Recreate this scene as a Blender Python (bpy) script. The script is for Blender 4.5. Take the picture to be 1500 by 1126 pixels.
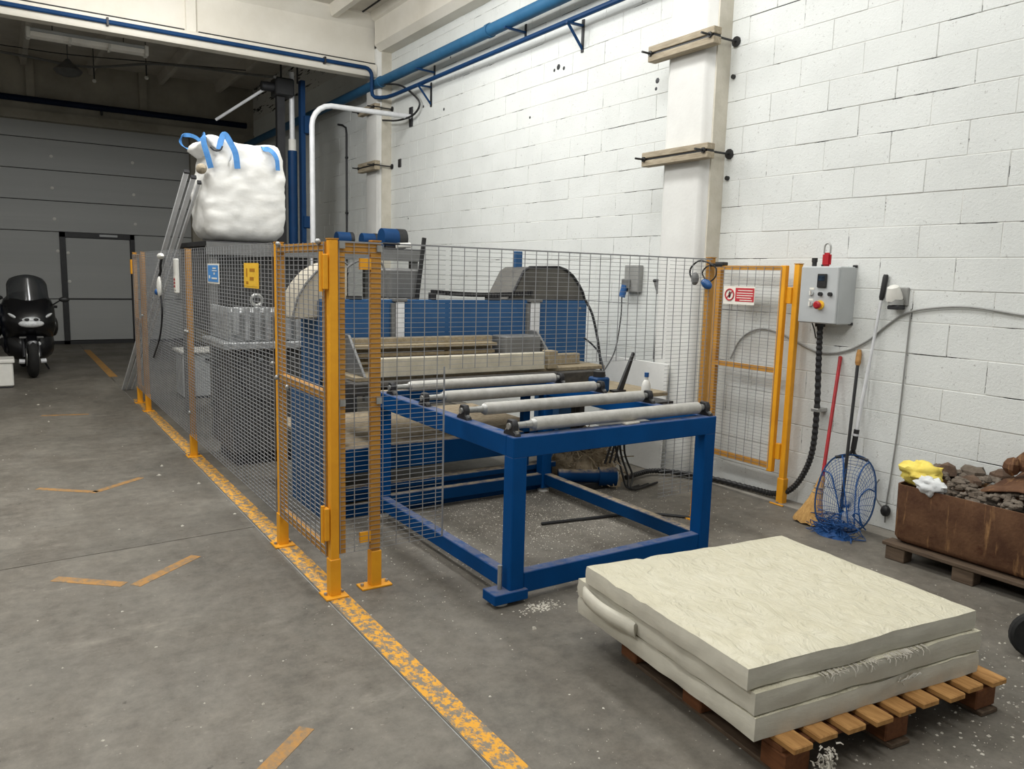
import bpy, bmesh, math, random
from mathutils import Vector, Matrix, noise
random.seed(7)
for o in list(bpy.data.objects): bpy.data.objects.remove(o)
SC = bpy.context.scene
COL = SC.collection
PI = math.pi

# ------------------------------------------------------------------ camera
F = 1143.4; YAW, PIT, ROL, CH = .57993, .13853, .026493, 1.65
fw = Vector((math.sin(YAW)*math.cos(PIT), math.cos(YAW)*math.cos(PIT), -math.sin(PIT)))
_r = Vector((math.cos(YAW), -math.sin(YAW), 0)); _u = _r.cross(fw)
rt = math.cos(ROL)*_r + math.sin(ROL)*_u
up = -math.sin(ROL)*_r + math.cos(ROL)*_u
cam = bpy.data.cameras.new('camera'); co = bpy.data.objects.new('camera', cam); COL.objects.link(co)
cam.sensor_fit = 'HORIZONTAL'; cam.sensor_width = 36; cam.lens = 36*F/1500
cam.clip_start = .05; cam.clip_end = 200
m = Matrix((rt, up, -fw)).transposed().to_4x4(); m.translation = (0, 0, CH); co.matrix_world = m
SC.camera = co

def ray(px, py): return fw + rt*((px-750)/F) - up*((py-563)/F)
def on(px, py, ax, v):
    d = ray(px, py); c = Vector((0, 0, CH)); return c + d*((v-c[ax])/d[ax])
def oX(px, py, x): return on(px, py, 0, x)      # point where a photo pixel meets the plane x
def oY(px, py, y): return on(px, py, 1, y)
def oZ(px, py, z=0): return on(px, py, 2, z)
def proj(p):
    d = Vector(p)-Vector((0, 0, CH)); w = d.dot(fw)
    return (750+F*d.dot(rt)/w, 563-F*d.dot(up)/w, w)

# ------------------------------------------------------------------ light
W = bpy.data.worlds.new('world'); SC.world = W; W.use_nodes = True
bg = W.node_tree.nodes['Background']; bg.inputs[0].default_value = (.93, .97, 1, 1); bg.inputs[1].default_value = .38
SC.view_settings.view_transform = 'Standard'; SC.view_settings.look = 'None'
SC.view_settings.gamma = 1; SC.view_settings.use_curve_mapping = False
SC.view_settings.exposure = 0.42
LAMPS = [(3.1, 1.2, 30, 26), (3.1, 4.2, 34, 30), (3.1, 7.2, 38, 38), (.2, 1.2, 30, 30), (.2, 4.2, 34, 38), (.2, 7.2, 38, 60), (1.4, 9.0, 10, 78), (-3, 1, 38, 45), (-3, 5, 38, 60)]  # ceiling strips, plus one lamp added near the cross beam to brighten it
for i, (x, y, ea, ep) in enumerate(LAMPS):
    L = bpy.data.lights.new('strip_and_fill_light', 'AREA'); L.shape = 'RECTANGLE'; L.size = .5; L.size_y = 2.4
    L.energy = ea; L.color = (.985, .995, 1)
    lo = bpy.data.objects.new('strip_and_fill_light', L); COL.objects.link(lo); lo.location = (x, y, 5.02)
    L = bpy.data.lights.new('strip_light_fill', 'POINT'); L.energy = ep; L.shadow_soft_size = .28; L.color = (.985, .995, 1)  # added point light that lifts the beam and ceiling
    lo = bpy.data.objects.new('strip_light_fill', L); COL.objects.link(lo); lo.location = (x, y, 4.66)

# ------------------------------------------------------------------ materials
def lin(c):
    return tuple((v/255/12.92 if v/255 <= .04045 else ((v/255+.055)/1.055)**2.4) for v in c)+(1,)
class N:
    def __init__(s, name):
        s.m = bpy.data.materials.new(name); s.m.use_nodes = True; s.t = s.m.node_tree
        s.b = s.t.nodes['Principled BSDF']; s.co = s.t.nodes.new('ShaderNodeNewGeometry').outputs['Position']
    def n(s, ty, **k):
        x = s.t.nodes.new('ShaderNode'+ty)
        for a, v in k.items(): setattr(x, a, v)
        return x
    def l(s, a, b): s.t.links.new(a, b)
    def vec(s, scale=(1, 1, 1)):
        mp = s.n('Mapping'); mp.inputs['Scale'].default_value = scale; s.l(s.co, mp.inputs['Vector']); return mp.outputs[0]
    def noise(s, scale, detail=4, rough=.6, st=(1, 1, 1), dist=0):
        t = s.n('TexNoise'); t.inputs['Scale'].default_value = scale; t.inputs['Detail'].default_value = detail
        t.inputs['Roughness'].default_value = rough; t.inputs['Distortion'].default_value = dist
        s.l(s.vec(st), t.inputs['Vector']); return t.outputs['Fac']
    def ramp(s, f, a, b, ca=(0, 0, 0, 1), cb=(1, 1, 1, 1)):
        r = s.n('ValToRGB'); r.color_ramp.elements[0].position = a; r.color_ramp.elements[1].position = b
        r.color_ramp.elements[0].color = ca; r.color_ramp.elements[1].color = cb; s.l(f, r.inputs[0]); return r.outputs[0]
    def mix(s, f, a, b, bt='MIX'):
        x = s.n('Mix', data_type='RGBA', blend_type=bt)
        for sock, v in ((x.inputs[0], f), (x.inputs[6], a), (x.inputs[7], b)):
            if hasattr(v, 'is_linked'): s.l(v, sock)
            else: sock.default_value = v
        return x.outputs[2]
    def bump(s, h, st=.3, d=.01):
        b = s.n('Bump'); b.inputs['Strength'].default_value = st; b.inputs['Distance'].default_value = d
        s.l(h, b.inputs['Height']); s.l(b.outputs[0], s.b.inputs['Normal'])
    def out(s, col, rough=.6, metal=0, spec=.5):
        if hasattr(col, 'is_linked'): s.l(col, s.b.inputs['Base Color'])
        else: s.b.inputs['Base Color'].default_value = col
        if hasattr(rough, 'is_linked'): s.l(rough, s.b.inputs['Roughness'])
        else: s.b.inputs['Roughness'].default_value = rough
        s.b.inputs['Metallic'].default_value = metal; s.b.inputs['Specular IOR Level'].default_value = spec
        return s.m
def mat(name, c, c2=None, scale=6, rough=.6, metal=0, bump=0, bscale=60, lo=.35, hi=.7, st=(1, 1, 1), spec=.5):
    q = N(name); c = lin(c)
    c2 = lin(c2) if c2 else tuple(v*.82 for v in c[:3])+(1,)
    f = q.ramp(q.noise(scale, 5, .65, st), lo, hi)
    if bump: q.bump(q.noise(bscale, 3, .6, st), bump, .01)
    return q.out(q.mix(f, c, c2), rough, metal, spec)
def dusty(name, c, dust=(165, 150, 125), amt=.8, rough=.6):
    q = N(name); g = q.n('NewGeometry'); sx = q.n('SeparateXYZ'); q.l(g.outputs['Normal'], sx.inputs[0])
    f = q.ramp(sx.outputs[2], .6, .9)
    nz = q.ramp(q.noise(14, 5, .7), .3, .55)
    mm = q.n('Math', operation='MULTIPLY'); q.l(f, mm.inputs[0]); q.l(nz, mm.inputs[1])
    m2 = q.n('Math', operation='MULTIPLY'); q.l(mm.outputs[0], m2.inputs[0]); m2.inputs[1].default_value = amt
    base = q.mix(q.ramp(q.noise(3, 4), .35, .75), lin(c), tuple(v*.75 for v in lin(c)[:3])+(1,))
    q.bump(q.noise(25, 3), .06, .01)
    return q.out(q.mix(m2.outputs[0], base, lin(dust)), rough, 0, .12)

def floor_mat():
    q = N('stained_concrete')
    big = q.ramp(q.noise(.6, 7, .66, (1, .8, 1), .8), .38, .62)
    c = q.mix(big, lin((90, 87, 80)), lin((132, 127, 117)))
    mid = q.ramp(q.noise(2.6, 7, .7, (1, .6, 1), .4), .42, .72)
    c = q.mix(mid, c, lin((92, 86, 77)))
    lt = q.ramp(q.noise(1.5, 8, .72, (.6, 1.4, 1)), .58, .8)
    c = q.mix(lt, c, lin((156, 150, 138)))
    sp = q.ramp(q.noise(38, 3, .6), .68, .74)
    c = q.mix(sp, c, lin((158, 152, 140)))
    dk = q.ramp(q.noise(21, 4, .6), .66, .74)
    c = q.mix(dk, c, lin((66, 61, 55)))
    fine = q.ramp(q.noise(11, 8, .78), .36, .66)
    c = q.mix(.27, c, q.mix(fine, lin((72, 66, 58)), lin((152, 145, 132))))
    q.bump(q.noise(45, 6, .7), .3, .006)
    return q.out(c, q.ramp(q.noise(1.2, 4), .3, .8, (.5, .5, .5, 1), (.8, .8, .8, 1)), 0, .35)
def paint_line(name, c, worn, lo, hi, sc=16):
    q = N(name); f = q.ramp(q.noise(sc, 7, .75, (1, .7, 1)), lo, hi)
    return q.out(q.mix(f, lin(c), lin(worn)), .7, 0, .3)
def block_mat():
    q = N('white_painted_block')
    c = q.mix(q.ramp(q.noise(1.1, 4), .4, .7), lin((222, 224, 220)), lin((212, 214, 210)))
    pit = q.ramp(q.noise(48, 5, .75), .61, .70)
    c = q.mix(pit, c, lin((172, 171, 166)))
    q.bump(q.noise(60, 6, .75), .6, .008)
    return q.out(c, .85, 0, .25)
def mortar_mat():
    q = N('painted_mortar')
    f = q.ramp(q.noise(1.9, 5, .7, (1, 1, 7)), .55, .60)
    return q.out(q.mix(f, lin((212, 211, 206)), lin((30, 29, 28))), .9, 0, .2)
def foam_mat():
    q = N('cream_foam_skin')
    f = q.ramp(q.noise(5, 8, .6, (1.6, 1, 1), 1.6), .35, .7)
    c = q.mix(f, lin((198, 192, 168)), lin((208, 203, 182)))
    h = q.noise(9, 6, .55, (1.5, .9, 1), 2.2); q.bump(h, .8, .02)
    return q.out(c, .55, 0, .35)
def foam_side():
    q = N('shaded_cut_foam')  # greyer than the top skin: side shading put into the colour
    c = q.mix(q.ramp(q.noise(7, 5), .35, .7), lin((203, 199, 184)), lin((188, 184, 170)))
    h = q.noise(24, 5, .6, (1, 1, 3)); q.bump(h, .15, .01)
    return q.out(c, .75, 0, .25)
def rust_mat():
    q = N('rusted_steel')
    c = q.mix(q.ramp(q.noise(5, 7, .7), .35, .65), lin((86, 58, 42)), lin((118, 86, 62)))
    c = q.mix(q.ramp(q.noise(11, 5, .6, (1, 2, .3)), .58, .72), c, lin((168, 128, 86)))
    c = q.mix(q.ramp(q.noise(8, 6), .6, .75), c, lin((70, 34, 22)))
    q.bump(q.noise(40, 6), .4, .008)
    return q.out(c, .85, .1, .3)
def wood_mat(name, a, b):
    q = N(name)
    f = q.noise(9, 5, .6, (5, .7, 5), .5)
    c = q.mix(q.ramp(f, .3, .7), lin(a), lin(b)); q.bump(f, .25, .006)
    return q.out(c, .75, 0, .3)
def glassy(name, c, rough=.15, alpha=.5):
    q = N(name); q.b.inputs['Alpha'].default_value = alpha; return q.out(lin(c), rough)

mt = dict(
 floor=floor_mat(), block=block_mat(), mortar=mortar_mat(), foam=foam_mat(), foams=foam_side(), rust=rust_mat(),
 pil=mat('white_painted_concrete', (224, 224, 219), (212, 211, 206), 2, .8, bump=.15, bscale=40),
 pilside=mat('cream_concrete_edge', (208, 202, 188), (190, 184, 168), 5, .85, bump=.3, bscale=50),
 beam=mat('cream_white_beam', (226, 221, 209), (214, 208, 194), 1.5, .8, bump=.08),
 ceil=mat('ceiling_concrete', (205, 199, 188), (188, 182, 170), 2, .85, bump=.1),
 backw=mat('bare_concrete_header', (168, 162, 148), (140, 135, 122), 1.5, .9, bump=.15),
 footing=mat('footing_concrete', (150, 145, 135), (120, 115, 106), 5, .9, bump=.2),
 line=paint_line('worn_yellow_paint', (218, 158, 54), (126, 118, 104), .46, .54, 30),
 line2=paint_line('faint_ochre_paint', (186, 140, 76), (118, 110, 98), .5, .7, 10),
 tape=paint_line('ochre_floor_tape', (172, 128, 72), (128, 114, 94), .44, .62, 20),
 yel=mat('yellow_post_paint', (236, 166, 30), (222, 150, 24), 5, .5, bump=.03),
 ydull=mat('yellow_frame_paint', (190, 136, 52), (172, 120, 46), 6, .6),
 wire=mat('galvanised_wire', (150, 151, 152), (130, 131, 132), 9, .55, .1),
 steel=mat('brushed_steel', (176, 176, 172), (150, 150, 146), 14, .38, .6, bump=.05, bscale=90),
 roller=mat('roller_steel', (190, 188, 182), (168, 165, 158), 18, .5, .3, bump=.12, bscale=70),
 alu=mat('aluminium', (222, 223, 224), (204, 205, 206), 8, .4, .05),
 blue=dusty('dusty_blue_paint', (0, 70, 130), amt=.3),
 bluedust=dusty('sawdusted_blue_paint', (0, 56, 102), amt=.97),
 plate=mat('blue_plate_paint', (54, 90, 130), (46, 80, 118), 3, .6, spec=.15),
 pipeb=mat('pipe_blue', (50, 100, 136), (42, 88, 122), 3, .55, spec=.2),
 pipen=mat('pipe_navy', (20, 60, 102), (16, 50, 88), 3, .5, spec=.2),
 navy=mat('dark_navy_paint', (14, 28, 52), (10, 22, 42), 3, .6, spec=.15),
 black=mat('black_plastic', (26, 26, 27), (38, 38, 38), 10, .5),
 rubber=mat('black_rubber', (22, 22, 22), (34, 33, 31), 12, .85, bump=.1),
 dark=mat('dark_steel', (52, 52, 54), (40, 40, 42), 8, .5, .4),
 guard=mat('dark_guard_sheet', (92, 90, 84), (72, 70, 66), 6, .5, .2),
 guardl=mat('beige_guard_sheet', (176, 168, 150), (158, 150, 134), 5, .6),
 grey=mat('grey_enamel', (186, 189, 189), (176, 179, 179), 4, .4),
 greyd=mat('grey_casing', (112, 112, 110), (94, 94, 92), 5, .5),
 cast=mat('cast_aluminium', (176, 178, 178), (140, 141, 140), 14, .5, .3, bump=.1),
 bag=mat('woven_white_plastic', (226, 225, 220), (212, 210, 203), 4, .6, bump=.28, bscale=11, st=(1, 1, 2.0)),
 strap=mat('light_blue_webbing', (78, 140, 200), (62, 120, 182), 20, .7, bump=.2, bscale=90),
 hop=mat('dark_hopper_sheet', (78, 78, 77), (64, 64, 63), 5, .6),
 tan=wood_mat('dusty_tan_board', (158, 145, 120), (128, 116, 94)),
 cream=mat('pale_plank', (190, 183, 164), (170, 163, 144), 9, .75, bump=.1),
 wood=wood_mat('pallet_pine', (196, 150, 92), (150, 106, 58)),
 woodd=wood_mat('pallet_block', (120, 76, 46), (92, 56, 34)),
 woodg=wood_mat('grey_old_pallet', (104, 88, 72), (76, 62, 50)),
 timber=wood_mat('clamp_timber', (176, 164, 142), (138, 126, 106)),
 red=mat('red_plastic', (176, 30, 40), (150, 24, 34), 8, .4),
 redl=mat('red_lacquer', (178, 34, 42), (140, 40, 40), 16, .45),
 straw=mat('straw_bristle', (206, 164, 100), (168, 124, 66), 60, .85, bump=.6, bscale=160, st=(1, 1, .15)),
 white=mat('white_plastic', (228, 226, 218), (214, 212, 204), 6, .5),
 netb=mat('blue_net_cord', (22, 80, 140), (16, 62, 116), 20, .7),
 bluec=mat('blue_cup_plastic', (40, 92, 150), (30, 76, 130), 8, .35),
 yrag=mat('yellow_cloth', (240, 222, 112), (228, 200, 84), 12, .85, bump=.3, bscale=30),
 wrag=mat('white_cloth', (226, 228, 226), (206, 208, 208), 12, .8, bump=.3, bscale=30),
 rub=mat('grey_rubble', (126, 116, 104), (84, 72, 60), 11, .9, bump=.5, bscale=40),
 rubb=mat('brown_rubble', (108, 88, 72), (78, 60, 48), 11, .9, bump=.5, bscale=40),
 crumb=mat('white_foam_crumb', (205, 200, 188), (170, 164, 150), 30, .85),
 dust=mat('sawdust', (178, 162, 136), (138, 122, 98), 22, .95, bump=.6, bscale=80),
 sdoor=mat('grey_door_skin', (172, 173, 170), (162, 163, 160), 2, .5, bump=.25, bscale=11, st=(.02, .02, 1)),
 seam=mat('door_seam', (40, 40, 40), None, 4, .8),
 bike=mat('black_bike_paint', (16, 16, 18), (22, 22, 24), 4, .25),
 bikeb=mat('navy_bike_paint', (20, 34, 58), (16, 28, 50), 4, .25),
 lens=mat('clear_lamp_lens', (226, 228, 228), (190, 192, 192), 30, .2, .0),
 screen=glassy('smoked_windscreen', (46, 48, 50), .12, .75),
 signb=mat('sign_blue', (72, 138, 206), (84, 150, 214), 60, .5),
 signy=mat('sign_yellow', (246, 200, 66), (238, 184, 50), 60, .5),
 signyd=mat('sign_ochre_print', (186, 126, 30), None, 30, .5),
 signr=mat('sign_red', (196, 56, 66), (180, 44, 54), 60, .5),
 signw=mat('sign_white', (236, 232, 220), (228, 224, 212), 20, .5),
 lcd=mat('dark_display', (20, 26, 34), (40, 60, 80), 30, .15),
 tube=mat('lamp_diffuser', (236, 232, 224), (224, 220, 212), 5, .3),
 cable=mat('grey_cable', (150, 150, 146), (130, 130, 126), 8, .6),
 belt=mat('dark_belt', (44, 43, 41), (70, 66, 60), 18, .8),
)

# ------------------------------------------------------------------ mesh helpers
WL = {}
class MB:
    def __init__(s, M=None): s.v = []; s.f = []; s.M = M
    def add(s, vs, fs):
        o = len(s.v)
        for p in vs:
            p = Vector(p); s.v.append(s.M @ p if s.M else p)
        s.f += [tuple(i+o for i in f) for f in fs]; return s
    def box(s, x0, x1, y0, y1, z0, z1):
        return s.add([(x0, y0, z0), (x1, y0, z0), (x1, y1, z0), (x0, y1, z0), (x0, y0, z1), (x1, y0, z1), (x1, y1, z1), (x0, y1, z1)],
                     [(3, 2, 1, 0), (4, 5, 6, 7), (0, 1, 5, 4), (1, 2, 6, 5), (2, 3, 7, 6), (3, 0, 4, 7)])
    def obox(s, c, size, R):
        h = Vector(size)/2; c = Vector(c); vs = []
        for z in (-1, 1):
            for x, y in ((-1, -1), (1, -1), (1, 1), (-1, 1)): vs.append(c + R @ Vector((x*h.x, y*h.y, z*h.z)))
        return s.add(vs, [(3, 2, 1, 0), (4, 5, 6, 7), (0, 1, 5, 4), (1, 2, 6, 5), (2, 3, 7, 6), (3, 0, 4, 7)])
    def bar(s, a, b, w, h, upv=(0, 0, 1)):
        a, b = Vector(a), Vector(b); d = (b-a); L = d.length; d.normalize(); u = Vector(upv)
        sd = d.cross(u)
        if sd.length < 1e-4: sd = d.cross(Vector((1, 0, 0)))
        sd.normalize(); u = sd.cross(d)
        return s.obox((a+b)/2, (L, w, h), Matrix((d, sd, u)).transposed())
    def cyl(s, a, b, r, n=12, r1=None):
        a, b = Vector(a), Vector(b); r1 = r if r1 is None else r1
        return s.tube([a, b], r, n, r1=r1)
    def tube(s, pts, r, n=8, r1=None, closed=False, radii=None):
        pts = [Vector(p) for p in pts]; k = len(pts)
        if radii is None: radii = [r + ((r1 if r1 is not None else r)-r)*i/max(1, k-1) for i in range(k)]
        tang = []
        for i in range(k):
            if closed: t = pts[(i+1) % k]-pts[i-1]
            else: t = pts[min(i+1, k-1)]-pts[max(i-1, 0)]
            tang.append(t.normalized() if t.length > 1e-9 else Vector((0, 0, 1)))
        u = tang[0].cross(Vector((0, 0, 1)))
        if u.length < 1e-3: u = tang[0].cross(Vector((1, 0, 0)))
        u.normalize(); vs = []
        for i in range(k):
            u = (u - tang[i]*u.dot(tang[i])).normalized(); w = tang[i].cross(u)
            for j in range(n):
                a = 2*PI*j/n; vs.append(pts[i] + (u*math.cos(a)+w*math.sin(a))*radii[i])
        fs = []
        for i in range(k if closed else k-1):
            for j in range(n):
                i2 = (i+1) % k
                fs.append((i*n+j, i*n+(j+1) % n, i2*n+(j+1) % n, i2*n+j))
        if not closed: fs += [tuple(range(n))[::-1], tuple((k-1)*n+j for j in range(n))]
        return s.add(vs, fs)
    def prism(s, poly, ax, a, b):
        def P(p, t):
            return {0: (t, p[0], p[1]), 1: (p[0], t, p[1]), 2: (p[0], p[1], t)}[ax]
        n = len(poly)
        return s.add([P(p, a) for p in poly]+[P(p, b) for p in poly],
                     [tuple(range(n))[::-1], tuple(range(n, 2*n))]+[(i, (i+1) % n, n+(i+1) % n, n+i) for i in range(n)])
    def lathe(s, prof, c=(0, 0, 0), n=16, R=None):
        c = Vector(c); vs = []
        for r, z in prof:
            for j in range(n):
                p = Vector((r*math.cos(2*PI*j/n), r*math.sin(2*PI*j/n), z)); vs.append(c+(R @ p if R else p))
        fs = [(i*n+j, i*n+(j+1) % n, (i+1)*n+(j+1) % n, (i+1)*n+j) for i in range(len(prof)-1) for j in range(n)]
        fs += [tuple(range(n))[::-1], tuple((len(prof)-1)*n+j for j in range(n))]
        return s.add(vs, fs)
    def ball(s, c, r, n=12, m=8, R=None):
        r = Vector(r) if hasattr(r, '__len__') else Vector((r, r, r)); c = Vector(c); vs = []
        for i in range(m+1):
            t = PI*(i+.02)/(m+.04)
            for j in range(n):
                p = Vector((r.x*math.sin(t)*math.cos(2*PI*j/n), r.y*math.sin(t)*math.sin(2*PI*j/n), -r.z*math.cos(t)))
                vs.append(c+(R @ p if R else p))
        fs = [(i*n+j, i*n+(j+1) % n, (i+1)*n+(j+1) % n, (i+1)*n+j) for i in range(m) for j in range(n)]
        fs += [tuple(range(n))[::-1], tuple(m*n+j for j in range(n))]
        return s.add(vs, fs)
    def torus(s, c, R, r, ax=0, n=24, k=10):
        c = Vector(c); pts = []
        for i in range(n):
            a = 2*PI*i/n; ca, sa = R*math.cos(a), R*math.sin(a)
            pts.append(c+Vector({0: (0, ca, sa), 1: (ca, 0, sa), 2: (ca, sa, 0)}[ax]))
        return s.tube(pts, r, k, closed=True)
    def build(s, name, material, parent=None, bevel=0, smooth=35, kind=None, seg=1):
        me = bpy.data.meshes.new(name); base = WL.get(parent.name, Vector()) if parent else Vector()
        if parent is None and s.v:
            xs = [p.x for p in s.v]; ys = [p.y for p in s.v]; base = Vector(((min(xs)+max(xs))/2, (min(ys)+max(ys))/2, min(p.z for p in s.v)))
        bm = bmesh.new(); bv = [bm.verts.new(p-base) for p in s.v]
        for f in s.f:
            try: bm.faces.new([bv[i] for i in f])
            except ValueError: pass
        bmesh.ops.recalc_face_normals(bm, faces=bm.faces)
        if bevel:
            bm.normal_update()
            ed = [e for e in bm.edges if len(e.link_faces) == 2 and e.calc_face_angle(0) > .6]
            bmesh.ops.bevel(bm, geom=ed, offset=bevel, segments=seg, affect='EDGES', clamp_overlap=True)
        bm.to_mesh(me); bm.free()
        if smooth:
            me.polygons.foreach_set('use_smooth', [True]*len(me.polygons))
            me.set_sharp_from_angle(angle=math.radians(smooth))
        me.materials.append(material)
        o = bpy.data.objects.new(name, me); COL.objects.link(o)
        if parent is not None: o.parent = parent; WL[o.name] = base
        else: o.location = base; WL[o.name] = base.copy()
        if kind: o['kind'] = kind
        return o
def tag(o, label, cat, group=None):
    o['label'] = label; o['category'] = cat
    if group: o['group'] = group
    return o
def thing(name, label, cat, loc, group=None):
    o = bpy.data.objects.new(name, None); COL.objects.link(o); o.location = loc; o.empty_display_size = .1
    WL[o.name] = Vector(loc); return tag(o, label, cat, group)
def struct(mb, name, material, **k): return mb.build(name, material, kind='structure', **k)
def lab(o, t): o['label'] = t; return o
def sp(pts, n=6):
    P = [Vector(p) for p in pts]; P = [P[0]*2-P[1]]+P+[P[-1]*2-P[-2]]; r = []
    for i in range(1, len(P)-2):
        for j in range(n):
            t = j/n; a, b, c, d = P[i-1:i+3]
            r.append(.5*((2*b)+(c-a)*t+(2*a-5*b+4*c-d)*t*t+(3*b-a-3*c+d)*t**3))
    return r+[P[-2]]
B = lambda *a: MB().box(*a)
def rotz(a): return Matrix.Rotation(a, 3, 'Z')

# ================================================================== SETTING
fl = struct(B(-8, 5.2, -6, 18.8, -.25, -.012), 'floor', mt['seam'])
def slab_piece(q, nm='slab'):
    MB().prism(q, 2, -.02, 0).build(nm, mt['floor'], fl, smooth=0)
j0, j1 = 4.36, 4.965
slab_piece([(-8, -6), (1.298, -6), (1.298, j1-.004), (-8, j0-.004)])
slab_piece([(-8, j0+.004), (1.298, j1+.004), (1.298, 12.75), (-8, 12.75)])
slab_piece([(-8, 12.76), (1.298, 12.76), (1.298, 18.75), (-8, 18.75)])
slab_piece([(1.306, -6), (4.785, -6), (4.785, 12.3), (1.306, 12.3)])
slab_piece([(1.306, 12.31), (4.785, 12.31), (4.785, 18.75), (1.306, 18.75)])
MB().box(1.2995, 1.3045, -6, 12.3, -.02, -.0015).build('joint_filler', mt['cable'], fl, smooth=0)
struct(B(4.797, 5.0, -6, 18.6, -.02, .012), 'trim_1', mt['footing'])
# painted line and floor markings
tag(B(1.312, 1.418, 1.4, 10.6, -.004, .0015).build('painted_floor_line', mt['line'], smooth=0), 'worn yellow safety line painted along the foot of the mesh fence', 'floor line')
tag(B(1.29, 1.40, 12.9, 17.2, -.004, .0015).build('painted_floor_line', mt['line2'], smooth=0), 'faint ochre line on the dark floor near the sectional door', 'floor line')
def stripe(a, b, w, label):
    a = Vector(a); b = Vector(b); d = (b-a).normalized(); n = Vector((-d.y, d.x))*w/2
    q = [a+n, a-n, b-n, b+n]
    tag(MB().prism([tuple(p) for p in q], 2, -.004, .0015).build('floor_tape', mt['tape'], smooth=0), label, 'floor tape')
stripe((.15, 6.585), (.515, 6.29), .055, 'left arm of the joined ochre tape chevron on the grey floor')
stripe((.50, 6.30), (.85, 6.58), .055, 'right arm of the joined ochre tape chevron on the grey floor')
stripe((.157, 4.60), (.459, 4.345), .065, 'faded left arm of the split ochre tape chevron by the floor joint')
stripe((.505, 4.30), (.865, 4.60), .065, 'bright right arm of the split ochre tape chevron by the floor joint')
stripe((.50, 2.30), (.85, 2.60), .06, 'pale lone tape stripe on the open floor before the yellow line')
stripe((.30, 9.82), (.75, 9.72), .06, 'worn tape mark on the floor between motorcycle and chevrons')

# right wall built from blocks
BX = 4.95
wr = struct(B(4.9535, 5.2, -6, 18.9, 0, 5.7), 'wall_right', mt['mortar'], smooth=0)
PILS = [(4.53, 5.05), (10.99, 11.50)]
def block_mesh(L, H, bx=0.0):
    me = bpy.data.meshes.new('block'); c = .0022; l, h = L/2, H/2
    vs = [(.03, -l, -h), (.03, l, -h), (.03, l, h), (.03, -l, h), (c, -l, -h), (c, l, -h), (c, l, h), (c, -l, h),
          (bx, -l+c, -h+c), (-bx, l-c, -h+c), (bx, l-c, h-c), (-bx, -l+c, h-c)]
    fs = [(i, (i+1) % 4, 4+(i+1) % 4, 4+i) for i in range(4)]+[(4+i, 4+(i+1) % 4, 8+(i+1) % 4, 8+i) for i in range(4)]+[(8, 9, 10, 11)]
    fs = [f[::-1] for f in fs]
    me.from_pydata(vs, [], fs); me.materials.append(mt['block']); return me
G = .0036
FULL = [block_mesh(.5-G-random.uniform(0, .002), .205-G-random.uniform(0, .0025), random.uniform(-.0012, .0012)) for _ in range(8)]
cand = []
for k in range(-1, 24):
    z0 = .190+.205*k; z1 = z0+.205; z0 = max(z0, .012)
    if z1 > 4.9: z1 = 4.9
    off = 4.345 if k % 2 == 0 else 4.095
    i0 = int(-2)
    y = off-.5*9
    while y < 18.4:
        seg = [(y, y+.5)]
        for a, b in PILS:
            ns = []
            for s0, s1 in seg:
                if s1 <= a or s0 >= b: ns.append((s0, s1)); continue
                if s0 < a: ns.append((s0, a))
                if s1 > b: ns.append((b, s1))
            seg = ns
        for s0, s1 in seg:
            if s1-s0 < .03: continue
            pr = [proj((BX, yy, zz)) for yy in (s0, s1) for zz in (z0, z1)]
            inn = any(0 < p[0] < 1500 and 0 < p[1] < 1126 and p[2] > 0 for p in pr)
            ar = (max(p[0] for p in pr)-min(p[0] for p in pr))*(max(p[1] for p in pr)-min(p[1] for p in pr)) if inn else 0
            cand.append((ar, s0, s1, z0, z1))
        y += .5
cand.sort(key=lambda c: -c[0])
rest = MB()
for i, (ar, s0, s1, z0, z1) in enumerate(cand):
    jx = random.uniform(-.0022, .002)
    if i < 300:
        full = abs(s1-s0-.5) < 1e-4 and abs(z1-z0-.205) < 1e-4
        me = random.choice(FULL) if full else block_mesh(s1-s0-G, z1-z0-G)
        o = bpy.data.objects.new('block', me); COL.objects.link(o); o.parent = wr
        b = WL[wr.name]; o.location = (BX+jx-b.x, (s0+s1)/2-b.y, (z0+z1)/2-b.z)
    else:
        me = block_mesh(s1-s0-G, z1-z0-G)
        rest.add([Vector(v.co)+Vector((BX+jx, (s0+s1)/2, (z0+z1)/2)) for v in me.vertices], [tuple(p.vertices) for p in me.polygons])
        bpy.data.meshes.remove(me)
rest.build('far_blocks', mt['block'], wr, smooth=0, kind='stuff')
for a, b in PILS:
    top = 4.86 if a < 6 else 4.86
    p = struct(MB().prism([(4.748, a+.07), (4.748, b-.07), (4.80, b-.0), (4.97, b), (4.97, a), (4.80, a)], 2, 0, top), 'pilaster', mt['pil'], bevel=.006)
    MB().box(4.80, 4.952, a-.012, a+.01, 0, top).build('edge_strip', mt['pilside'], p)
for px_, py_, sz in ((818, 98, .035), (826, 100, .025), (812, 103, .02), (660, 84, .02), (650, 160, .02), (776, 172, .015), (620, 156, .02), (963, 118, .03), (961, 130, .02), (598, 320, .018)):
    p_ = oX(px_, py_, 4.948); b_ = WL[wr.name]
    MB().lathe([(.001, 0), (sz*.6, .0005), (sz, .003)], (4.9465, p_.y, p_.z), 7, Matrix.Rotation(PI/2, 3, 'Y')).build('paint_chip', mt['dark'], wr)
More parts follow.
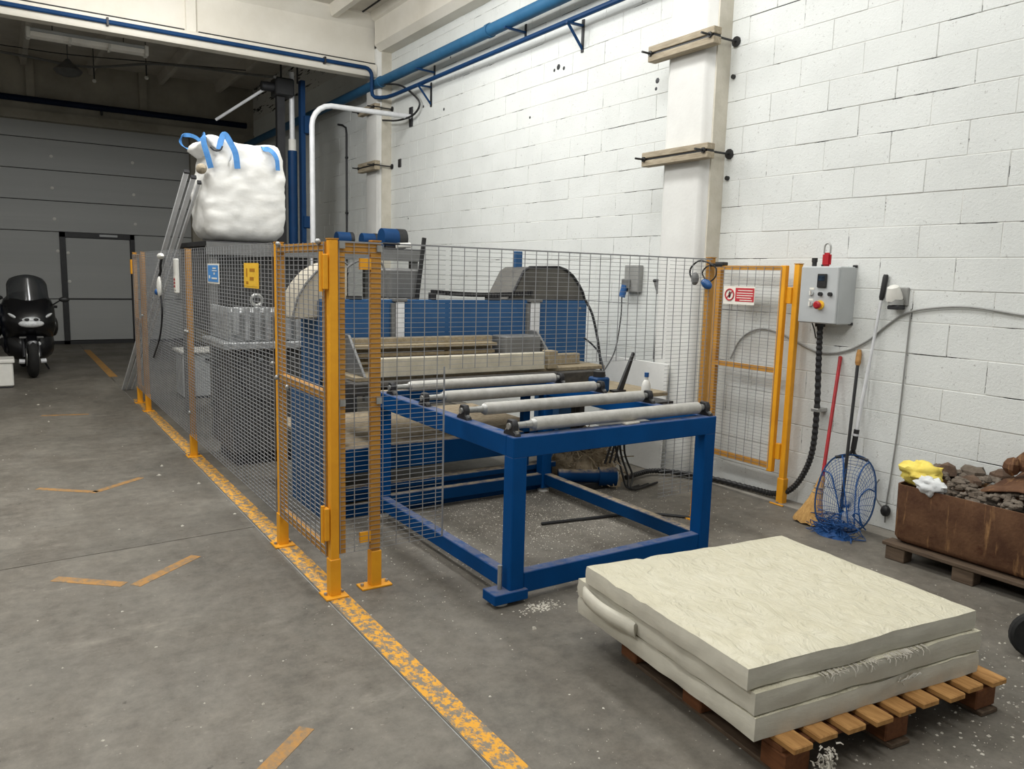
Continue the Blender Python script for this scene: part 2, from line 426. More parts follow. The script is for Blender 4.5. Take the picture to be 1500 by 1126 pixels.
# wall-head beam, cross beam, ceilings
struct(MB().prism([(4.70, 4.88), (4.78, 4.80), (5.2, 4.80), (5.2, 5.30), (4.62, 5.30), (4.66, 5.22), (4.70, 5.20)], 1, -6, 11.02), 'ceiling_beam', mt['beam'])
cb = struct(MB().prism([(11.04, 4.49), (11.07, 4.45), (11.24, 4.45), (11.27, 4.49), (11.28, 4.60), (11.27, 4.625), (11.26, 4.64), (11.26, 5.5), (11.14, 5.5), (11.14, 5.2), (11.12, 4.64), (11.06, 4.625), (11.035, 4.58)], 0, -8, 4.745), 'ceiling_beam', mt['beam'], smooth=40)
for x in (-2.0, 2.16, -6.2): MB().box(x, x+.13, 11.085, 11.2, 4.628, 5.5).build('stiffener', mt['beam'], cb, bevel=.01)
for x0, x1 in ((-1.85, 2.14), (2.31, 4.74)): MB().box(x0, x1, 11.085, 11.13, 4.628, 4.648).build('joint_gap', mt['seam'], cb)
MB().prism([(11.14, 5.13), (11.0, 5.27), (11.0, 5.5), (11.14, 5.5)], 0, -8, 4.745).build('haunch', mt['beam'], cb)
ce = struct(B(-8, 5.2, -6, 11.2, 5.30, 5.62), 'ceiling', mt['ceil'])
for i in range(-6, 5):
    x = 4.02+.0-1.25*(4-i) if i < 5 else 0
    MB().prism([(x, 5.31), (x+.05, 5.16), (x+.13, 5.16), (x+.18, 5.31)], 1, -6, 11.05).build('rib', mt['beam'], ce)
MB().prism([(4.50, 5.305), (4.505, 5.285), (4.52, 5.285), (4.525, 5.305)], 1, -6, 11.0).build('ceiling_seam', mt['seam'], ce)
cf = struct(B(-8, 5.2, 11.2, 18.9, 5.60, 5.75), 'ceiling', mt['ceil'])
for x in (-4.2, -1.8, -.6, .6, 1.75, 3.05, 4.2):
    MB().prism([(x-.08, 5.61), (x-.04, 5.42), (x+.04, 5.42), (x+.08, 5.61)], 1, 11.6, 18.5).build('rib', mt['ceil'], cf)
struct(B(-8.2, -8, -6, 18.9, 0, 5.7), 'wall_left', mt['pil'])
wb = struct(MB().box(-8, 5.0, 18.42, 18.9, 4.42, 5.7).box(3.6, 5.0, 18.42, 18.9, 0, 4.42).box(-8, -4.6, 18.42, 18.9, 0, 4.42), 'wall_back', mt['backw'])
for x in (.62, 2.62, -2.2): MB().box(x, x+.14, 18.33, 18.43, 4.72, 5.6).build('header_pillar', mt['backw'], wb)
MB().box(-8, 4.95, 18.36, 18.43, 4.42, 4.60).build('lintel', mt['backw'], wb)
# sectional door with wicket door
dr = struct(B(-4.7, 3.7, 18.62, 18.68, 0, 4.6), 'door_1', mt['seam'])
zs = [0.06, .93, 2.29, 2.90, 3.50, 4.10, 4.60]
for a, b in zip(zs[:-1], zs[1:]):
    if b <= 2.3:
        MB().box(-4.6, 1.06, 18.58, 18.63, a+.006, b-.006).build('door_section', mt['sdoor'], dr, bevel=.006)
        MB().box(2.45, 3.6, 18.58, 18.63, a+.006, b-.006).build('door_section', mt['sdoor'], dr, bevel=.006)
    else: MB().box(-4.6, 3.6, 18.58, 18.63, a+.006, b-.006).build('door_section', mt['sdoor'], dr, bevel=.006)
d2 = struct(MB().box(1.06, 1.16, 18.53, 18.62, 0, 2.29).box(2.36, 2.44, 18.53, 18.62, 0, 2.29).box(1.06, 2.44, 18.53, 18.62, 2.19, 2.29).box(1.06, 2.44, 18.53, 18.62, 0, .07), 'door_2', mt['black'])
for a, b in ((.08, .92), (.945, 2.18)): MB().box(1.165, 2.355, 18.56, 18.61, a, b).build('door_leaf_panel', mt['sdoor'], d2, bevel=.006)
MB().box(1.165, 2.355, 18.56, 18.60, .915, .95).build('seam_profile', mt['black'], d2)
MB().box(1.78, 2.12, 18.49, 18.53, 2.22, 2.27).build('door_closer', mt['grey'], d2, bevel=.006)
for x, z in ((.99, 3.77), (2.47, 3.79), (.98, 3.15), (2.47, 3.13), (.99, 2.54), (2.48, 2.52), (1.02, 1.9), (-.6, 3.77), (-.6, 3.15), (-.6, 2.54)):
    MB().lathe([(.0, 0), (.03, .0), (.034, .012), (.02, .02)], (x, 18.575, z), 10, Matrix.Rotation(PI/2, 3, 'X')).build('hinge_cap', mt['white'], dr)
for z in (1.87, 1.29): MB().lathe([(.0, 0), (.03, .0), (.034, .012), (.02, .02)], (1.2, 18.555, z), 10, Matrix.Rotation(PI/2, 3, 'X')).build('hinge_cap', mt['white'], d2)

# ================================================================== OVERHEAD PIPES AND BRACKETS
t = thing('compressed_air_pipe', 'thick blue pipe running along the top of the block wall', 'pipe', (4.75, 8, 4.30))
MB().cyl((4.75, -4, 4.36), (4.75, 18.3, 4.36), .068, 16).build('pipe_run', mt['pipeb'], t)
for y in (10.9, 7.9, 4.0): MB().cyl((4.75, y-.03, 4.36), (4.75, y+.03, 4.36), .078, 16).build('pipe_collar', mt['pipeb'], t)
t = thing('thin_air_pipe', 'thin blue pipe below the thick one, turning up onto the cross beam', 'pipe', (4.8, 8, 4.10))
MB().tube([(-7, 11.0, 4.545), (4.55, 11.0, 4.545)]+[(4.55+.1*math.sin(a), 11.0, 4.445+.1*math.cos(a)) for a in (.4, .8, 1.2, 1.57)]+[(4.65, 11.0, 4.24), (4.655, 10.985, 4.18), (4.68, 10.95, 4.145), (4.74, 10.9, 4.14), (4.80, 10.8, 4.14), (4.82, 10.6, 4.14), (4.82, -4, 4.14)], .027, 10).build('pipe_run', mt['pipen'], t)
for x in (1.25, 3.95): MB().box(x-.012, x+.012, 10.965, 11.06, 4.50, 4.59).build('pipe_clip', mt['dark'], t)
def tri_bracket(y, lb):
    t = thing('pipe_bracket', lb, 'bracket', (4.94, y, 3.86), 'triangular brackets under the thin pipe')
    MB().bar((4.945, y, 3.85), (4.945, y, 4.16), .035, .014, (1, 0, 0)).build('wall_plate', mt['dark'], t)
    MB().bar((4.945, y, 4.10), (4.74, y, 4.10), .03, .02).build('arm', mt['pipen'], t)
    MB().bar((4.945, y, 3.88), (4.76, y, 4.09), .02, .02, (0, 1, 0)).build('strut', mt['pipen'], t)
tri_bracket(6.44, 'triangular steel bracket under the thin pipe midway along the wall')
tri_bracket(9.70, 'triangular steel bracket under the thin pipe close to the cross beam')
def arm_bracket(y, lb):
    t = thing('pipe_support', lb, 'bracket', (4.94, y, 4.2), 'short arms carrying the thick pipe')
    MB().bar((4.945, y, 4.20), (4.945, y, 4.36), .03, .014, (1, 0, 0)).build('wall_plate', mt['dark'], t)
    MB().bar((4.945, y, 4.27), (4.67, y, 4.282), .03, .02).build('arm', mt['pipen'], t)
arm_bracket(7.46, 'short dark arm carrying the thick blue pipe midway along the wall')
arm_bracket(9.61, 'short dark arm carrying the thick blue pipe close to the cross beam')
t = thing('back_pipe', 'dark blue pipe running across the concrete header above the sectional door', 'pipe', (0, 18.25, 4.7))
MB().cyl((-8, 18.25, 4.77), (4.75, 18.25, 4.77), .06, 12).build('pipe_run', mt['navy'], t)
for x in (1.9, -1.2): MB().box(x-.02, x+.02, 18.25, 18.36, 4.64, 4.72).build('pipe_clip', mt['dark'], t)
tag(MB().tube(sp([(4.74, 10.75, 4.30), (4.80, 10.35, 4.22), (4.86, 10.05, 4.05), (4.9, 9.95, 3.92), (4.88, 10.1, 3.80), (4.84, 10.5, 3.78), (4.8, 10.95, 3.84)]), .014, 6).build('looped_hose', mt['black']), 'thin black hose looping below the thick blue pipe', 'hose')

def clamp(y0, y1, z0, z1, lb, plank=True, rod=True):
    x0 = 4.655
    t = thing('column_clamp', lb, 'clamp', (4.70, (y0+y1)/2, z0), 'timber clamps bolted round the pilasters')
    h = z1-z0
    MB().box(x0, x0+.085, y0, y1, z0, z0+h*.42).build('timber_batten', mt['timber'], t, bevel=.004)
    MB().box(x0, x0+.085, y0, y1, z1-h*.42, z1).build('timber_batten', mt['timber'], t, bevel=.004)
    MB().box(x0+.012, x0+.085, y0+.01, y1-.01, z0+h*.42, z1-h*.42).build('slot_filler', mt['black'], t)
    for y in (y0+.035, y1-.035):
        r = MB().cyl((x0-.10, y, (z0+z1)/2), (4.97, y, (z0+z1)/2), .009, 8).build('threaded_rod', mt['black'], t)
        MB().cyl((x0-.016, y, (z0+z1)/2), (x0, y, (z0+z1)/2), .022, 6).build('nut', mt['black'], r)
        MB().cyl((4.935, y, (z0+z1)/2), (4.955, y, (z0+z1)/2), .04, 10).build('washer', mt['black'], r)
clamp(4.43, 5.16, 3.45, 3.575, 'upper pale timber clamp bolted across the near pilaster')
clamp(4.43, 5.18, 2.60, 2.715, 'lower grey timber clamp bolted across the near pilaster')
clamp(10.90, 11.55, 3.13, 3.26, 'lower dark timber clamp on the pilaster beside the bent steel pipe')
clamp(10.90, 11.55, 3.96, 4.06, 'upper dark timber clamp just under the blue pipes at the far pilaster')
for z in (3.25, 2.47): tag(MB().cyl((4.93, 4.47, z), (4.97, 4.47, z), .018, 8).build('wall_plug', mt['black']), 'black plug in the wall below the %s pilaster clamp' % ('upper' if z > 3 else 'lower'), 'wall plug')

# fluorescent lamp under the cross beam
t = thing('fluorescent_lamp', 'unlit twin tube lamp with clear cover hanging beyond the cross beam', 'lamp', (1.18, 12.3, 4.50))
LA = oY(40, 47, 12.3); LB = oY(214, 74, 12.3); lz = (LA.z+LB.z)/2
MB().box(LA.x, LB.x, 12.23, 12.37, lz, lz+.05).build('housing', mt['grey'], t, bevel=.01)
MB().prism([(12.22, lz), (12.24, lz-.05), (12.28, lz-.075), (12.32, lz-.075), (12.36, lz-.05), (12.38, lz)], 0, LA.x, LB.x).build('diffuser', mt['tube'], t)
for x in (LA.x-.02, LB.x-.03): MB().box(x, x+.05, 12.21, 12.39, lz-.08, lz+.055).build('end_cap', mt['white'], t, bevel=.01)
for k in (.33, .66): MB().box(LA.x+(LB.x-LA.x)*k, LA.x+(LB.x-LA.x)*k+.03, 12.215, 12.385, lz-.08, lz).build('clip', mt['white'], t)
for k in (.2, .8): MB().cyl((LA.x+(LB.x-LA.x)*k, 12.3, lz+.05), (LA.x+(LB.x-LA.x)*k, 12.3, 5.62), .006, 6).build('hanger_rod', mt['dark'], t)
t = thing('ceiling_conduit', 'grey conduit and sagging cables strung under the dark ceiling', 'conduit', (2, 16, 5.2))
MB().tube(sp([(-3, 17.3, 5.35), (.2, 16.9, 5.28), (1.5, 16.9, 5.24), (2.6, 15.6, 5.2), (3.6, 13.6, 4.80), (3.55, 12.0, 4.45)], 8), .022, 8).build('pipe_run', mt['greyd'], t)
MB().tube(sp([(-3, 17.35, 5.46), (.2, 17.0, 5.42), (1.2, 17, 5.43), (2.5, 16, 5.3), (3.6, 13.8, 4.9)], 8), .009, 6).build('cable', mt['black'], t)
for x, y in ((1.65, 16.8), (2.4, 15.9)):
    c = MB().cyl((x, y, 5.0), (x, y, 5.22), .012, 6).build('drop_fitting', mt['dark'], t)
    MB().ball((x, y, 4.99), .035, 8, 6).build('spot_head', mt['white'], c)
    MB().cyl((x, y, 5.2), (x, y, 5.62), .008, 6).build('hanger_rod', mt['dark'], t)
MB().cyl((.1, 16.95, 5.28), (.1, 16.95, 5.62), .012, 6).build('hanger_rod', mt['dark'], t)
tag(MB().lathe([(.10, 0), (.2, .04), (.24, .10), (.10, .22), (.03, .3)], (1.25, 17.0, 5.05), 16).cyl((1.25, 17, 5.3), (1.25, 17, 5.6), .01, 6).build('bell_lamp', mt['greyd']), 'unlit grey bell lamp hanging from the dark ceiling behind the tube lamp', 'lamp')

# ================================================================== MESH FENCE
FX = 1.322
def post(x, y, lb, h=1.80, w=.045, hinges=None, m='yel', plate=(.06, .06)):
    t = thing('fence_post', lb, 'fence post', (x, y, 0), 'yellow fence posts')
    MB().box(x-w/2, x+w/2, y-w/2, y+w/2, .008, h).build('upright', mt[m], t, bevel=.004)
    MB().box(x-w/2-.006, x+w/2+.006, y-w/2-.006, y+w/2+.006, .008, .20).build('foot_sleeve', mt['yel'], t, bevel=.003)
    p = MB().box(x-plate[0], x+plate[0], y-plate[1], y+plate[1], .0, .010).build('base_plate', mt['yel'], t, bevel=.002)
    for s in (-1, 1): MB().cyl((x+s*(plate[0]-.016), y, .01), (x+s*(plate[0]-.016), y, .022), .009, 6).build('anchor_bolt', mt['steel'], p)
    MB().box(x-w/2-.002, x+w/2+.002, y-w/2-.002, y+w/2+.002, h, h+.006).build('cap', mt['ydull'], t)
    return t
def mesh_rects(rects, plane, pos, dv=.0775, dh=.025, r=.0017, rh=.0011):
    """wire mesh on a plane; rects in (a,z)"""
    mb = MB(); a0 = min(q[0] for q in rects); z0 = min(q[2] for q in rects)
    def P(a, z, d=0): return (pos+d, a, z) if plane == 'x' else (a, pos+d, z)
    def seg(p, q, r):
        p, q = Vector(p), Vector(q); d = (q-p).normalized()
        n1 = Vector((1, 0, 0)) if abs(d.x) < .5 else Vector((0, 1, 0)); n2 = d.cross(n1)
        vs = [e+(n1*sx+n2*sy)*r for e in (p, q) for sx, sy in ((-1, -1), (1, -1), (1, 1), (-1, 1))]
        mb.add(vs, [(i, (i+1) % 4, 4+(i+1) % 4, 4+i) for i in range(4)])
    for (A, Bq, zA, zB) in rects:
        k = math.ceil((A-a0)/dv-1e-6)
        while a0+k*dv <= Bq+1e-6: seg(P(a0+k*dv, zA), P(a0+k*dv, zB), r); k += 1
        k = math.ceil((zA-z0)/dh-1e-6)
        while z0+k*dh <= zB+1e-6: seg(P(A, z0+k*dh, r+rh), P(Bq, z0+k*dh, r+rh), rh); k += 1
    return mb
def wires(t, rects, plane, pos, **k):
    if plane == 'x' and pos < 2: k.setdefault('r', .0019); k.setdefault('rh', .0016)
    o = mesh_rects(rects, plane, pos, **k).build('wire_mesh', mt['wire'], t, smooth=0, kind='stuff'); return o
PX0 = 1.352
post(PX0, 3.68, 'bright yellow hinge post at the fence corner nearest the roller table')
post(PX0, 4.55, 'yellow post between the narrow gate and the panel with the signs')
post(PX0, 7.15, 'yellow post between the two long side fence panels', m='ydull')
post(PX0, 9.67, 'yellow post on the near side of the narrow far end panel', m='ydull')
post(PX0, 10.31, 'last yellow post beside the feet of the leaning poles', m='ydull')
post(1.583, 3.70, 'short-return yellow post with wide foot plate facing the roller table', m='ydull', plate=(.085, .045))
post(3.985, 3.70, 'yellow post behind the roller table carrying the ear defenders', m='ydull')
post(4.845, 3.655, 'yellow post at the grey control box, carrying the open gate leaf', m='yel', h=1.785)
def corner_clips(t, pts):
    for p in pts: MB().ball(p, (.014, .014, .014), 8, 6).build('clip', mt['steel'], t)
# long side panels
t = thing('mesh_fence', 'long mesh fence panel carrying the blue and yellow notices', 'fence', (FX, 5.85, .2), 'side fence panels')
wires(t, [(4.58, 7.15, .2, 1.80)], 'x', FX)
corner_clips(t, [(FX, 4.60, 1.1), (FX, 7.12, 1.1), (FX, 7.12, .4)])
t = thing('mesh_fence', 'mesh fence panel with the pendant control hung on it', 'fence', (FX, 8.4, .2), 'side fence panels')
wires(t, [(7.15, 9.67, .2, 1.80)], 'x', FX)
corner_clips(t, [(FX, 7.2, 1.1), (FX, 9.64, 1.1)])
t = thing('mesh_fence', 'narrow mesh panel with yellow stiles at the far fence end', 'fence', (FX, 9.99, .2), 'side fence panels')
wires(t, [(9.71, 10.27, .2, 1.78)], 'x', FX)
for y in (9.73, 10.25): MB().box(FX+.006, FX+.036, y-.02, y+.02, .2, 1.78).build('stile', mt['ydull'], t)
for z in (.22, 1.02, 1.76): MB().box(FX+.006, FX+.036, 9.72, 10.26, z-.02, z+.02).build('rail', mt['ydull'], t)
MB().box(FX-.02, FX+.0, 10.26, 10.33, 1.55, 1.72).build('hinge', mt['yel'], t, bevel=.005)
# near gate leaf
t = thing('fence_gate', 'narrow closed mesh gate with yellow frame between two fence posts', 'gate', (FX, 4.11, .2))
wires(t, [(3.715, 4.515, .2, 1.79)], 'x', FX)
for y in (3.735, 4.495): MB().box(FX+.006, FX+.04, y-.022, y+.022, .2, 1.79).build('stile', mt['ydull'], t)
for z in (.222, 1.03, 1.765): MB().box(FX+.006, FX+.04, 3.757, 4.473, z-.022, z+.022).build('rail', mt['ydull'], t)
for z0 in (.30, 1.56):
    h = MB().box(FX-.022, FX+.004, 3.66, 3.70, z0, z0+.17).build('hinge', mt['yel'], t, bevel=.004)
    MB().cyl((FX-.024, 3.685, z0-.01), (FX-.024, 3.685, z0+.18), .011, 8).build('hinge_pin', mt['yel'], h)
for y, z in ((4.50, 1.03), (4.3, 1.0), (3.78, 1.79), (4.44, 1.79)): MB().ball((FX-.006, y, z), .015, 8, 6).build('clip', mt['steel'], t)
# front panel with the cut-out for the table
FY = 3.664
t = thing('mesh_fence', 'front mesh panel cut out around the roller table', 'fence', (2.0, FY, .2))
wires(t, [(1.38, 1.965, .22, 1.79), (1.99, 3.56, 1.145, 1.79), (3.58, 3.96, .22, 1.79)], 'y', FY)
MB().box(1.378, 1.412, FY+.006, FY+.036, .22, 1.79).build('stile', mt['ydull'], t)
MB().box(1.548, 1.602, FY+.006, FY+.03, .22, 1.79).build('stile', mt['ydull'], t)
MB().box(1.412, 1.548, FY+.006, FY+.036, 1.735, 1.79).build('rail', mt['ydull'], t)
MB().box(1.49, 1.548, FY+.002, FY+.02, 1.66, 1.715).build('gusset', mt['yel'], t)
MB().box(1.49, 1.548, FY+.002, FY+.02, .26, .315).build('gusset', mt['yel'], t)
MB().box(1.38, 3.96, FY-.002, FY+.004, 1.787, 1.795).build('top_wire', mt['wire'], t)
MB().box(1.962, 1.970, FY-.002, FY+.004, .22, 1.16).build('cut_edge_wire', mt['wire'], t)
for x, z in ((1.395, 1.775), (1.59, 1.765), (1.395, 1.0), (1.59, 1.0)): MB().box(x-.014, x+.014, FY-.008, FY+.004, z-.016, z+.016).build('clip', mt['steel'], t)
MB().cyl((1.61, FY, 1.792), (1.70, FY, 1.792), .006, 6).build('latch_pin', mt['dark'], t)
# open gate leaf along the wall
GX = 4.80
t = thing('fence_gate', 'open mesh gate leaf with warning sign standing parallel to the block wall', 'gate', (GX, 4.05, .24))
wires(t, [(3.75, 4.37, .26, 1.765)], 'x', GX-.022)
MB().box(GX-.02, GX+.02, 3.715, 3.762, .24, 1.775).build('stile', mt['yel'], t, bevel=.003)
MB().box(GX-.02, GX+.02, 4.33, 4.39, .24, 1.775).build('stile', mt['ydull'], t, bevel=.003)
MB().box(GX-.018, GX+.018, 3.762, 4.33, 1.74, 1.772).build('rail', mt['ydull'], t)
MB().box(GX-.018, GX+.018, 3.762, 4.33, .985, 1.02).build('rail', mt['ydull'], t)
MB().box(GX-.018, GX+.018, 3.762, 4.33, .262, .30).build('rail', mt['ydull'], t)
for z0 in (.34, 1.50): MB().box(GX+.005, GX+.04, 3.675, 3.716, z0, z0+.12).build('hinge', mt['yel'], t, bevel=.003)
MB().box(GX-.03, GX+.03, 4.30, 4.40, 1.772, 1.80).build('latch', mt['black'], t, bevel=.006)

# signs
def sign_on_fence(y0, y1, z0, z1, m, name, lb, bars, mb2):
    t = thing(name, lb, 'sign', (FX-.012, (y0+y1)/2, z0))
    MB().box(FX-.010, FX-.006, y0, y1, z0, z1).build('plate', mt['signw'] if m == 'signb' else mt['signy'], t)
    MB().box(FX-.012, FX-.010, y0+.018, y1-.018, z0+.012, z1-.012).build('printed_field', mt[m], t)
    for (a, b, c, d) in bars:
        MB().box(FX-.0135, FX-.012, y0+(y1-y0)*(1-b), y0+(y1-y0)*(1-a), z0+(z1-z0)*c, z0+(z1-z0)*d).build('print_mark', mt[mb2], t)
sign_on_fence(5.86, 6.22, 1.535, 1.68, 'signb', 'blue_notice', 'small blue notice with white border on the mesh fence', [(.5, .78, .73, .80), (.45, .85, .62, .66), (.58, .68, .45, .55), (.4, .85, .22, .30), (.15, .25, .25, .4)], 'signw')
sign_on_fence(4.84, 5.17, 1.53, 1.685, 'signy', 'yellow_notice', 'small yellow notice with dark print on the mesh fence', [(.45, .80, .66, .78), (.45, .72, .32, .45), (.2, .28, .45, .78), (.18, .34, .16, .26)], 'signyd')
t = thing('prohibition_sign', 'white and red no-entry sign on the open gate leaf', 'sign', (4.77, 4.12, 1.48))
sx = GX-.030
MB().box(sx-.003, sx, 3.97, 4.275, 1.475, 1.615).build('plate', mt['signw'], t)
MB().box(sx-.0045, sx-.003, 3.975, 4.155, 1.498, 1.602).build('red_field', mt['signr'], t)
for z, a, b in ((1.583, 3.99, 4.13), (1.563, 3.985, 4.14), (1.545, 3.985, 4.14), (1.527, 4.0, 4.14), (1.509, 3.99, 4.11)):
    MB().box(sx-.0055, sx-.0045, a, b, z-.003, z+.003).build('text_line', mt['signw'], t)
MB().torus((sx-.004, 4.213, 1.548), .042, .006, 0, 24, 6).build('red_ring', mt['signr'], t)
MB().ball((sx-.004, 4.213, 1.548), (.003, .012, .026), 8, 6).build('hand_symbol', mt['black'], t)
MB().bar((sx-.006, 4.245, 1.518), (sx-.006, 4.182, 1.578), .004, .008, (1, 0, 0)).build('slash', mt['signr'], t)

# ear defenders on the post
t = thing('ear_defenders', 'ear defenders with black headband and blue cup hung on the fence post', 'ear defenders', (3.93, 3.70, 1.60))
EX = 3.94
bd = [oX(px, py, EX-.02) for px, py in ((1018, 415), (1011, 402), (1013, 391), (1024, 382), (1036, 384), (1045, 389))]
MB().tube(sp(bd), .006, 8).build('headband', mt['black'], t)
bd = [oX(px, py, EX) for px, py in ((1046, 388), (1036, 390), (1029, 399), (1033, 409), (1040, 412), (1048, 405), (1049, 394), (1045, 388))]
MB().tube(sp(bd), .005, 8).build('headband_arm', mt['black'], t)
MB().ball(oX(1018, 408, EX-.03), (.022, .030, .044), 12, 8).build('ear_cup', mt['greyd'], t)
MB().ball(oX(1035, 416, EX-.03), (.028, .048, .030), 12, 8, Matrix.Rotation(.5, 3, 'X')).build('ear_cup', mt['bluec'], t)
MB().bar(oX(1040, 388, EX), oX(1058, 388, 4.0), .025, .022).build('hook', mt['black'], t, bevel=.004)

# ================================================================== ROLLER TABLE
TX0, TX1, TY0, TY1, TZ = 2.07, 3.50, 3.13, 4.84, .862
t = thing('roller_table', 'blue steel roller table with four grey rollers in front of the machine', 'roller table', ((TX0+TX1)/2, (TY0+TY1)/2, 0))
lw = .085
for x in (TX0, TX1-lw):
    for y in (TY0, TY1-lw): MB().box(x, x+lw, y, y+lw, .02 if y < 4 else .03, TZ-.1).build('leg', mt['blue'], t, bevel=.005)
rh = .105
MB().box(TX0, TX1, TY0, TY0+.07, TZ-rh, TZ).build('top_rail', mt['blue'], t, bevel=.004)
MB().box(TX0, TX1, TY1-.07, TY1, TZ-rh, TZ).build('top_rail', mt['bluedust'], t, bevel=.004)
for x in (TX0, TX1-.07): MB().box(x, x+.07, TY0+.07, TY1-.07, TZ-rh, TZ).build('top_rail', mt['blue'], t, bevel=.004)
MB().box(TX0+.085, TX1-.085, TY0+.005, TY0+.07, .045, .155).build('bottom_rail', mt['blue'], t, bevel=.004)
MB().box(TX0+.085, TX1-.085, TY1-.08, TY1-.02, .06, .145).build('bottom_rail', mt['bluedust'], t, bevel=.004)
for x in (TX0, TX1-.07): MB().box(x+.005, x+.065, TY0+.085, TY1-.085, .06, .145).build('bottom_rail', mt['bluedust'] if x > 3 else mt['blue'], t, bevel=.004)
MB().box(TX0-.10, TX0+.10, TY0-.02, TY0+.10, .022, .075).build('foot_stub', mt['blue'], t, bevel=.003)
MB().cyl((TX0-.03, TY0+.05, .07), (TX0-.03, TY0+.05, .20), .012, 8).build('levelling_screw', mt['steel'], t)
for x, y in ((TX0-.03, TY0+.05), (TX1-.04, TY0+.04), (TX0+.04, TY1-.04), (TX1-.04, TY1-.04)): MB().lathe([(.045, 0), (.045, .012), (.02, .022), (.02, .05)], (x, y, 0), 12).build('foot', mt['white'], t)
RZ = .908
for y in (3.20, 3.685, 4.165, 4.635):
    r = MB().cyl((2.235, y, RZ), (3.405, y, RZ), .035, 20).build('roller', mt['roller'], t, smooth=50)
    MB().lathe([(.034, 0), (.024, .018), (.020, .02), (.018, .055)], (2.235, y, RZ), 14, Matrix.Rotation(-PI/2, 3, 'Y')).build('roller_neck', mt['steel'], r)
    MB().lathe([(.034, 0), (.024, .018), (.020, .02), (.018, .055)], (3.405, y, RZ), 14, Matrix.Rotation(PI/2, 3, 'Y')).build('roller_neck', mt['steel'], r)
    for x in (2.105, 3.465):
        b = MB().prism([(y-.06, TZ-.002), (y+.06, TZ-.002), (y+.055, TZ+.014), (y+.032, TZ+.025), (y+.036, RZ+.005), (y+.022, RZ+.032), (y-.022, RZ+.032), (y-.036, RZ+.005), (y-.032, TZ+.025), (y-.055, TZ+.014)], 0, x-.016, x+.016).build('bearing_block', mt['dark'], t, bevel=.003)
        MB().cyl((x-.026, y, RZ), (x+.09*(1 if x < 3 else -1), y, RZ), .017, 12).build('shaft', mt['steel'], b)
        for s in (-1, 1): MB().cyl((x, y+s*.045, TZ+.014), (x, y+s*.045, TZ+.026), .01, 6).build('bolt', mt['steel'], b)
for (x, y, a, l) in ((2.9, 3.55, .2, .18), (2.75, 3.9, -.3, .25), (3.2, 3.4, .1, .12)):
    pass
tag(MB().obox((2.86, 3.165, TZ+.006), (.11, .035, .012), rotz(.1)).build('foam_scrap', mt['crumb'], bevel=.003), 'white foam scrap lying on the front rail under the first roller', 'scrap')

# ================================================================== SPLITTING MACHINE
PYp = 5.50
t = thing('splitting_machine', 'large blue foam splitting machine with a tan trough behind the mesh', 'machine', (3.1, 5.6, 0))
MB().box(1.93, 4.38, PYp, PYp+.05, .86, 1.445).build('cross_plate', mt['plate'], t, bevel=.004)
for x, z in ((2.0, 1.38), (2.0, .95), (4.3, 1.38), (4.3, .95)): MB().cyl((x, PYp-.008, z), (x, PYp, z), .012, 6).build('bolt', mt['steel'], t)
MB().box(1.93, 2.12, PYp+.05, PYp+.45, 0, 1.44).build('column', mt['plate'], t, bevel=.006)
MB().box(4.15, 4.38, PYp+.05, PYp+.45, 0, 1.44).build('column', mt['plate'], t, bevel=.006)
for px0, px1 in ((578, 590), (775, 787)):
    a = oY(px0, 442, PYp); b = oY(px1, 490, PYp)
    c = MB().box(a.x, b.x, PYp-.035, PYp-.003, 1.15, 1.43).build('guide_bar', mt['alu'], t, bevel=.006)
    MB().box(a.x-.01, b.x+.01, PYp-.045, PYp-.003, 1.10, 1.16).build('guide_shoe', mt['dark'], c, bevel=.004)
    MB().box(a.x-.02, b.x+.02, PYp-.04, PYp+.05, 1.43, 1.455).build('guide_head', mt['greyd'], c, bevel=.004)
    MB().box(a.x-.035, a.x-.008, PYp-.03, PYp-.003, 1.14, 1.42).build('guide_rail', mt['greyd'], c)
# trough
MB().box(2.13, 3.56, 4.97, 5.02, .925, 1.06).build('trough_front_board', mt['cream'], t, bevel=.006)
MB().box(2.05, 3.30, 5.34, 5.40, .925, 1.17).build('trough_back_board', mt['tan'], t, bevel=.006)
MB().box(2.0, 4.2, 5.0, 5.45, .90, .93).build('trough_floor', mt['tan'], t, bevel=.004)
for i, z in enumerate((.98, 1.04, 1.10)): MB().box(2.08, 3.28, 5.30-.03*i, 5.345, z, z+.022).build('trough_slat', mt['tan'], t)
for x in (2.06, 3.70):
    MB().prism([(5.0, .93), (5.42, .93), (5.42, 1.20), (5.30, 1.20)], 0, x, x+.02).build('end_bracket', mt['greyd'], t, bevel=.003)
MB().box(3.59, 3.68, 4.96, 5.06, .925, 1.07).build('end_block', mt['tan'], t, bevel=.006)
MB().box(3.76, 4.05, 5.15, 5.22, .93, 1.02).build('side_board', mt['tan'], t, bevel=.005)
MB().box(3.34, 3.68, 5.2, 5.42, .93, 1.17).build('dark_insert', mt['greyd'], t, bevel=.01)
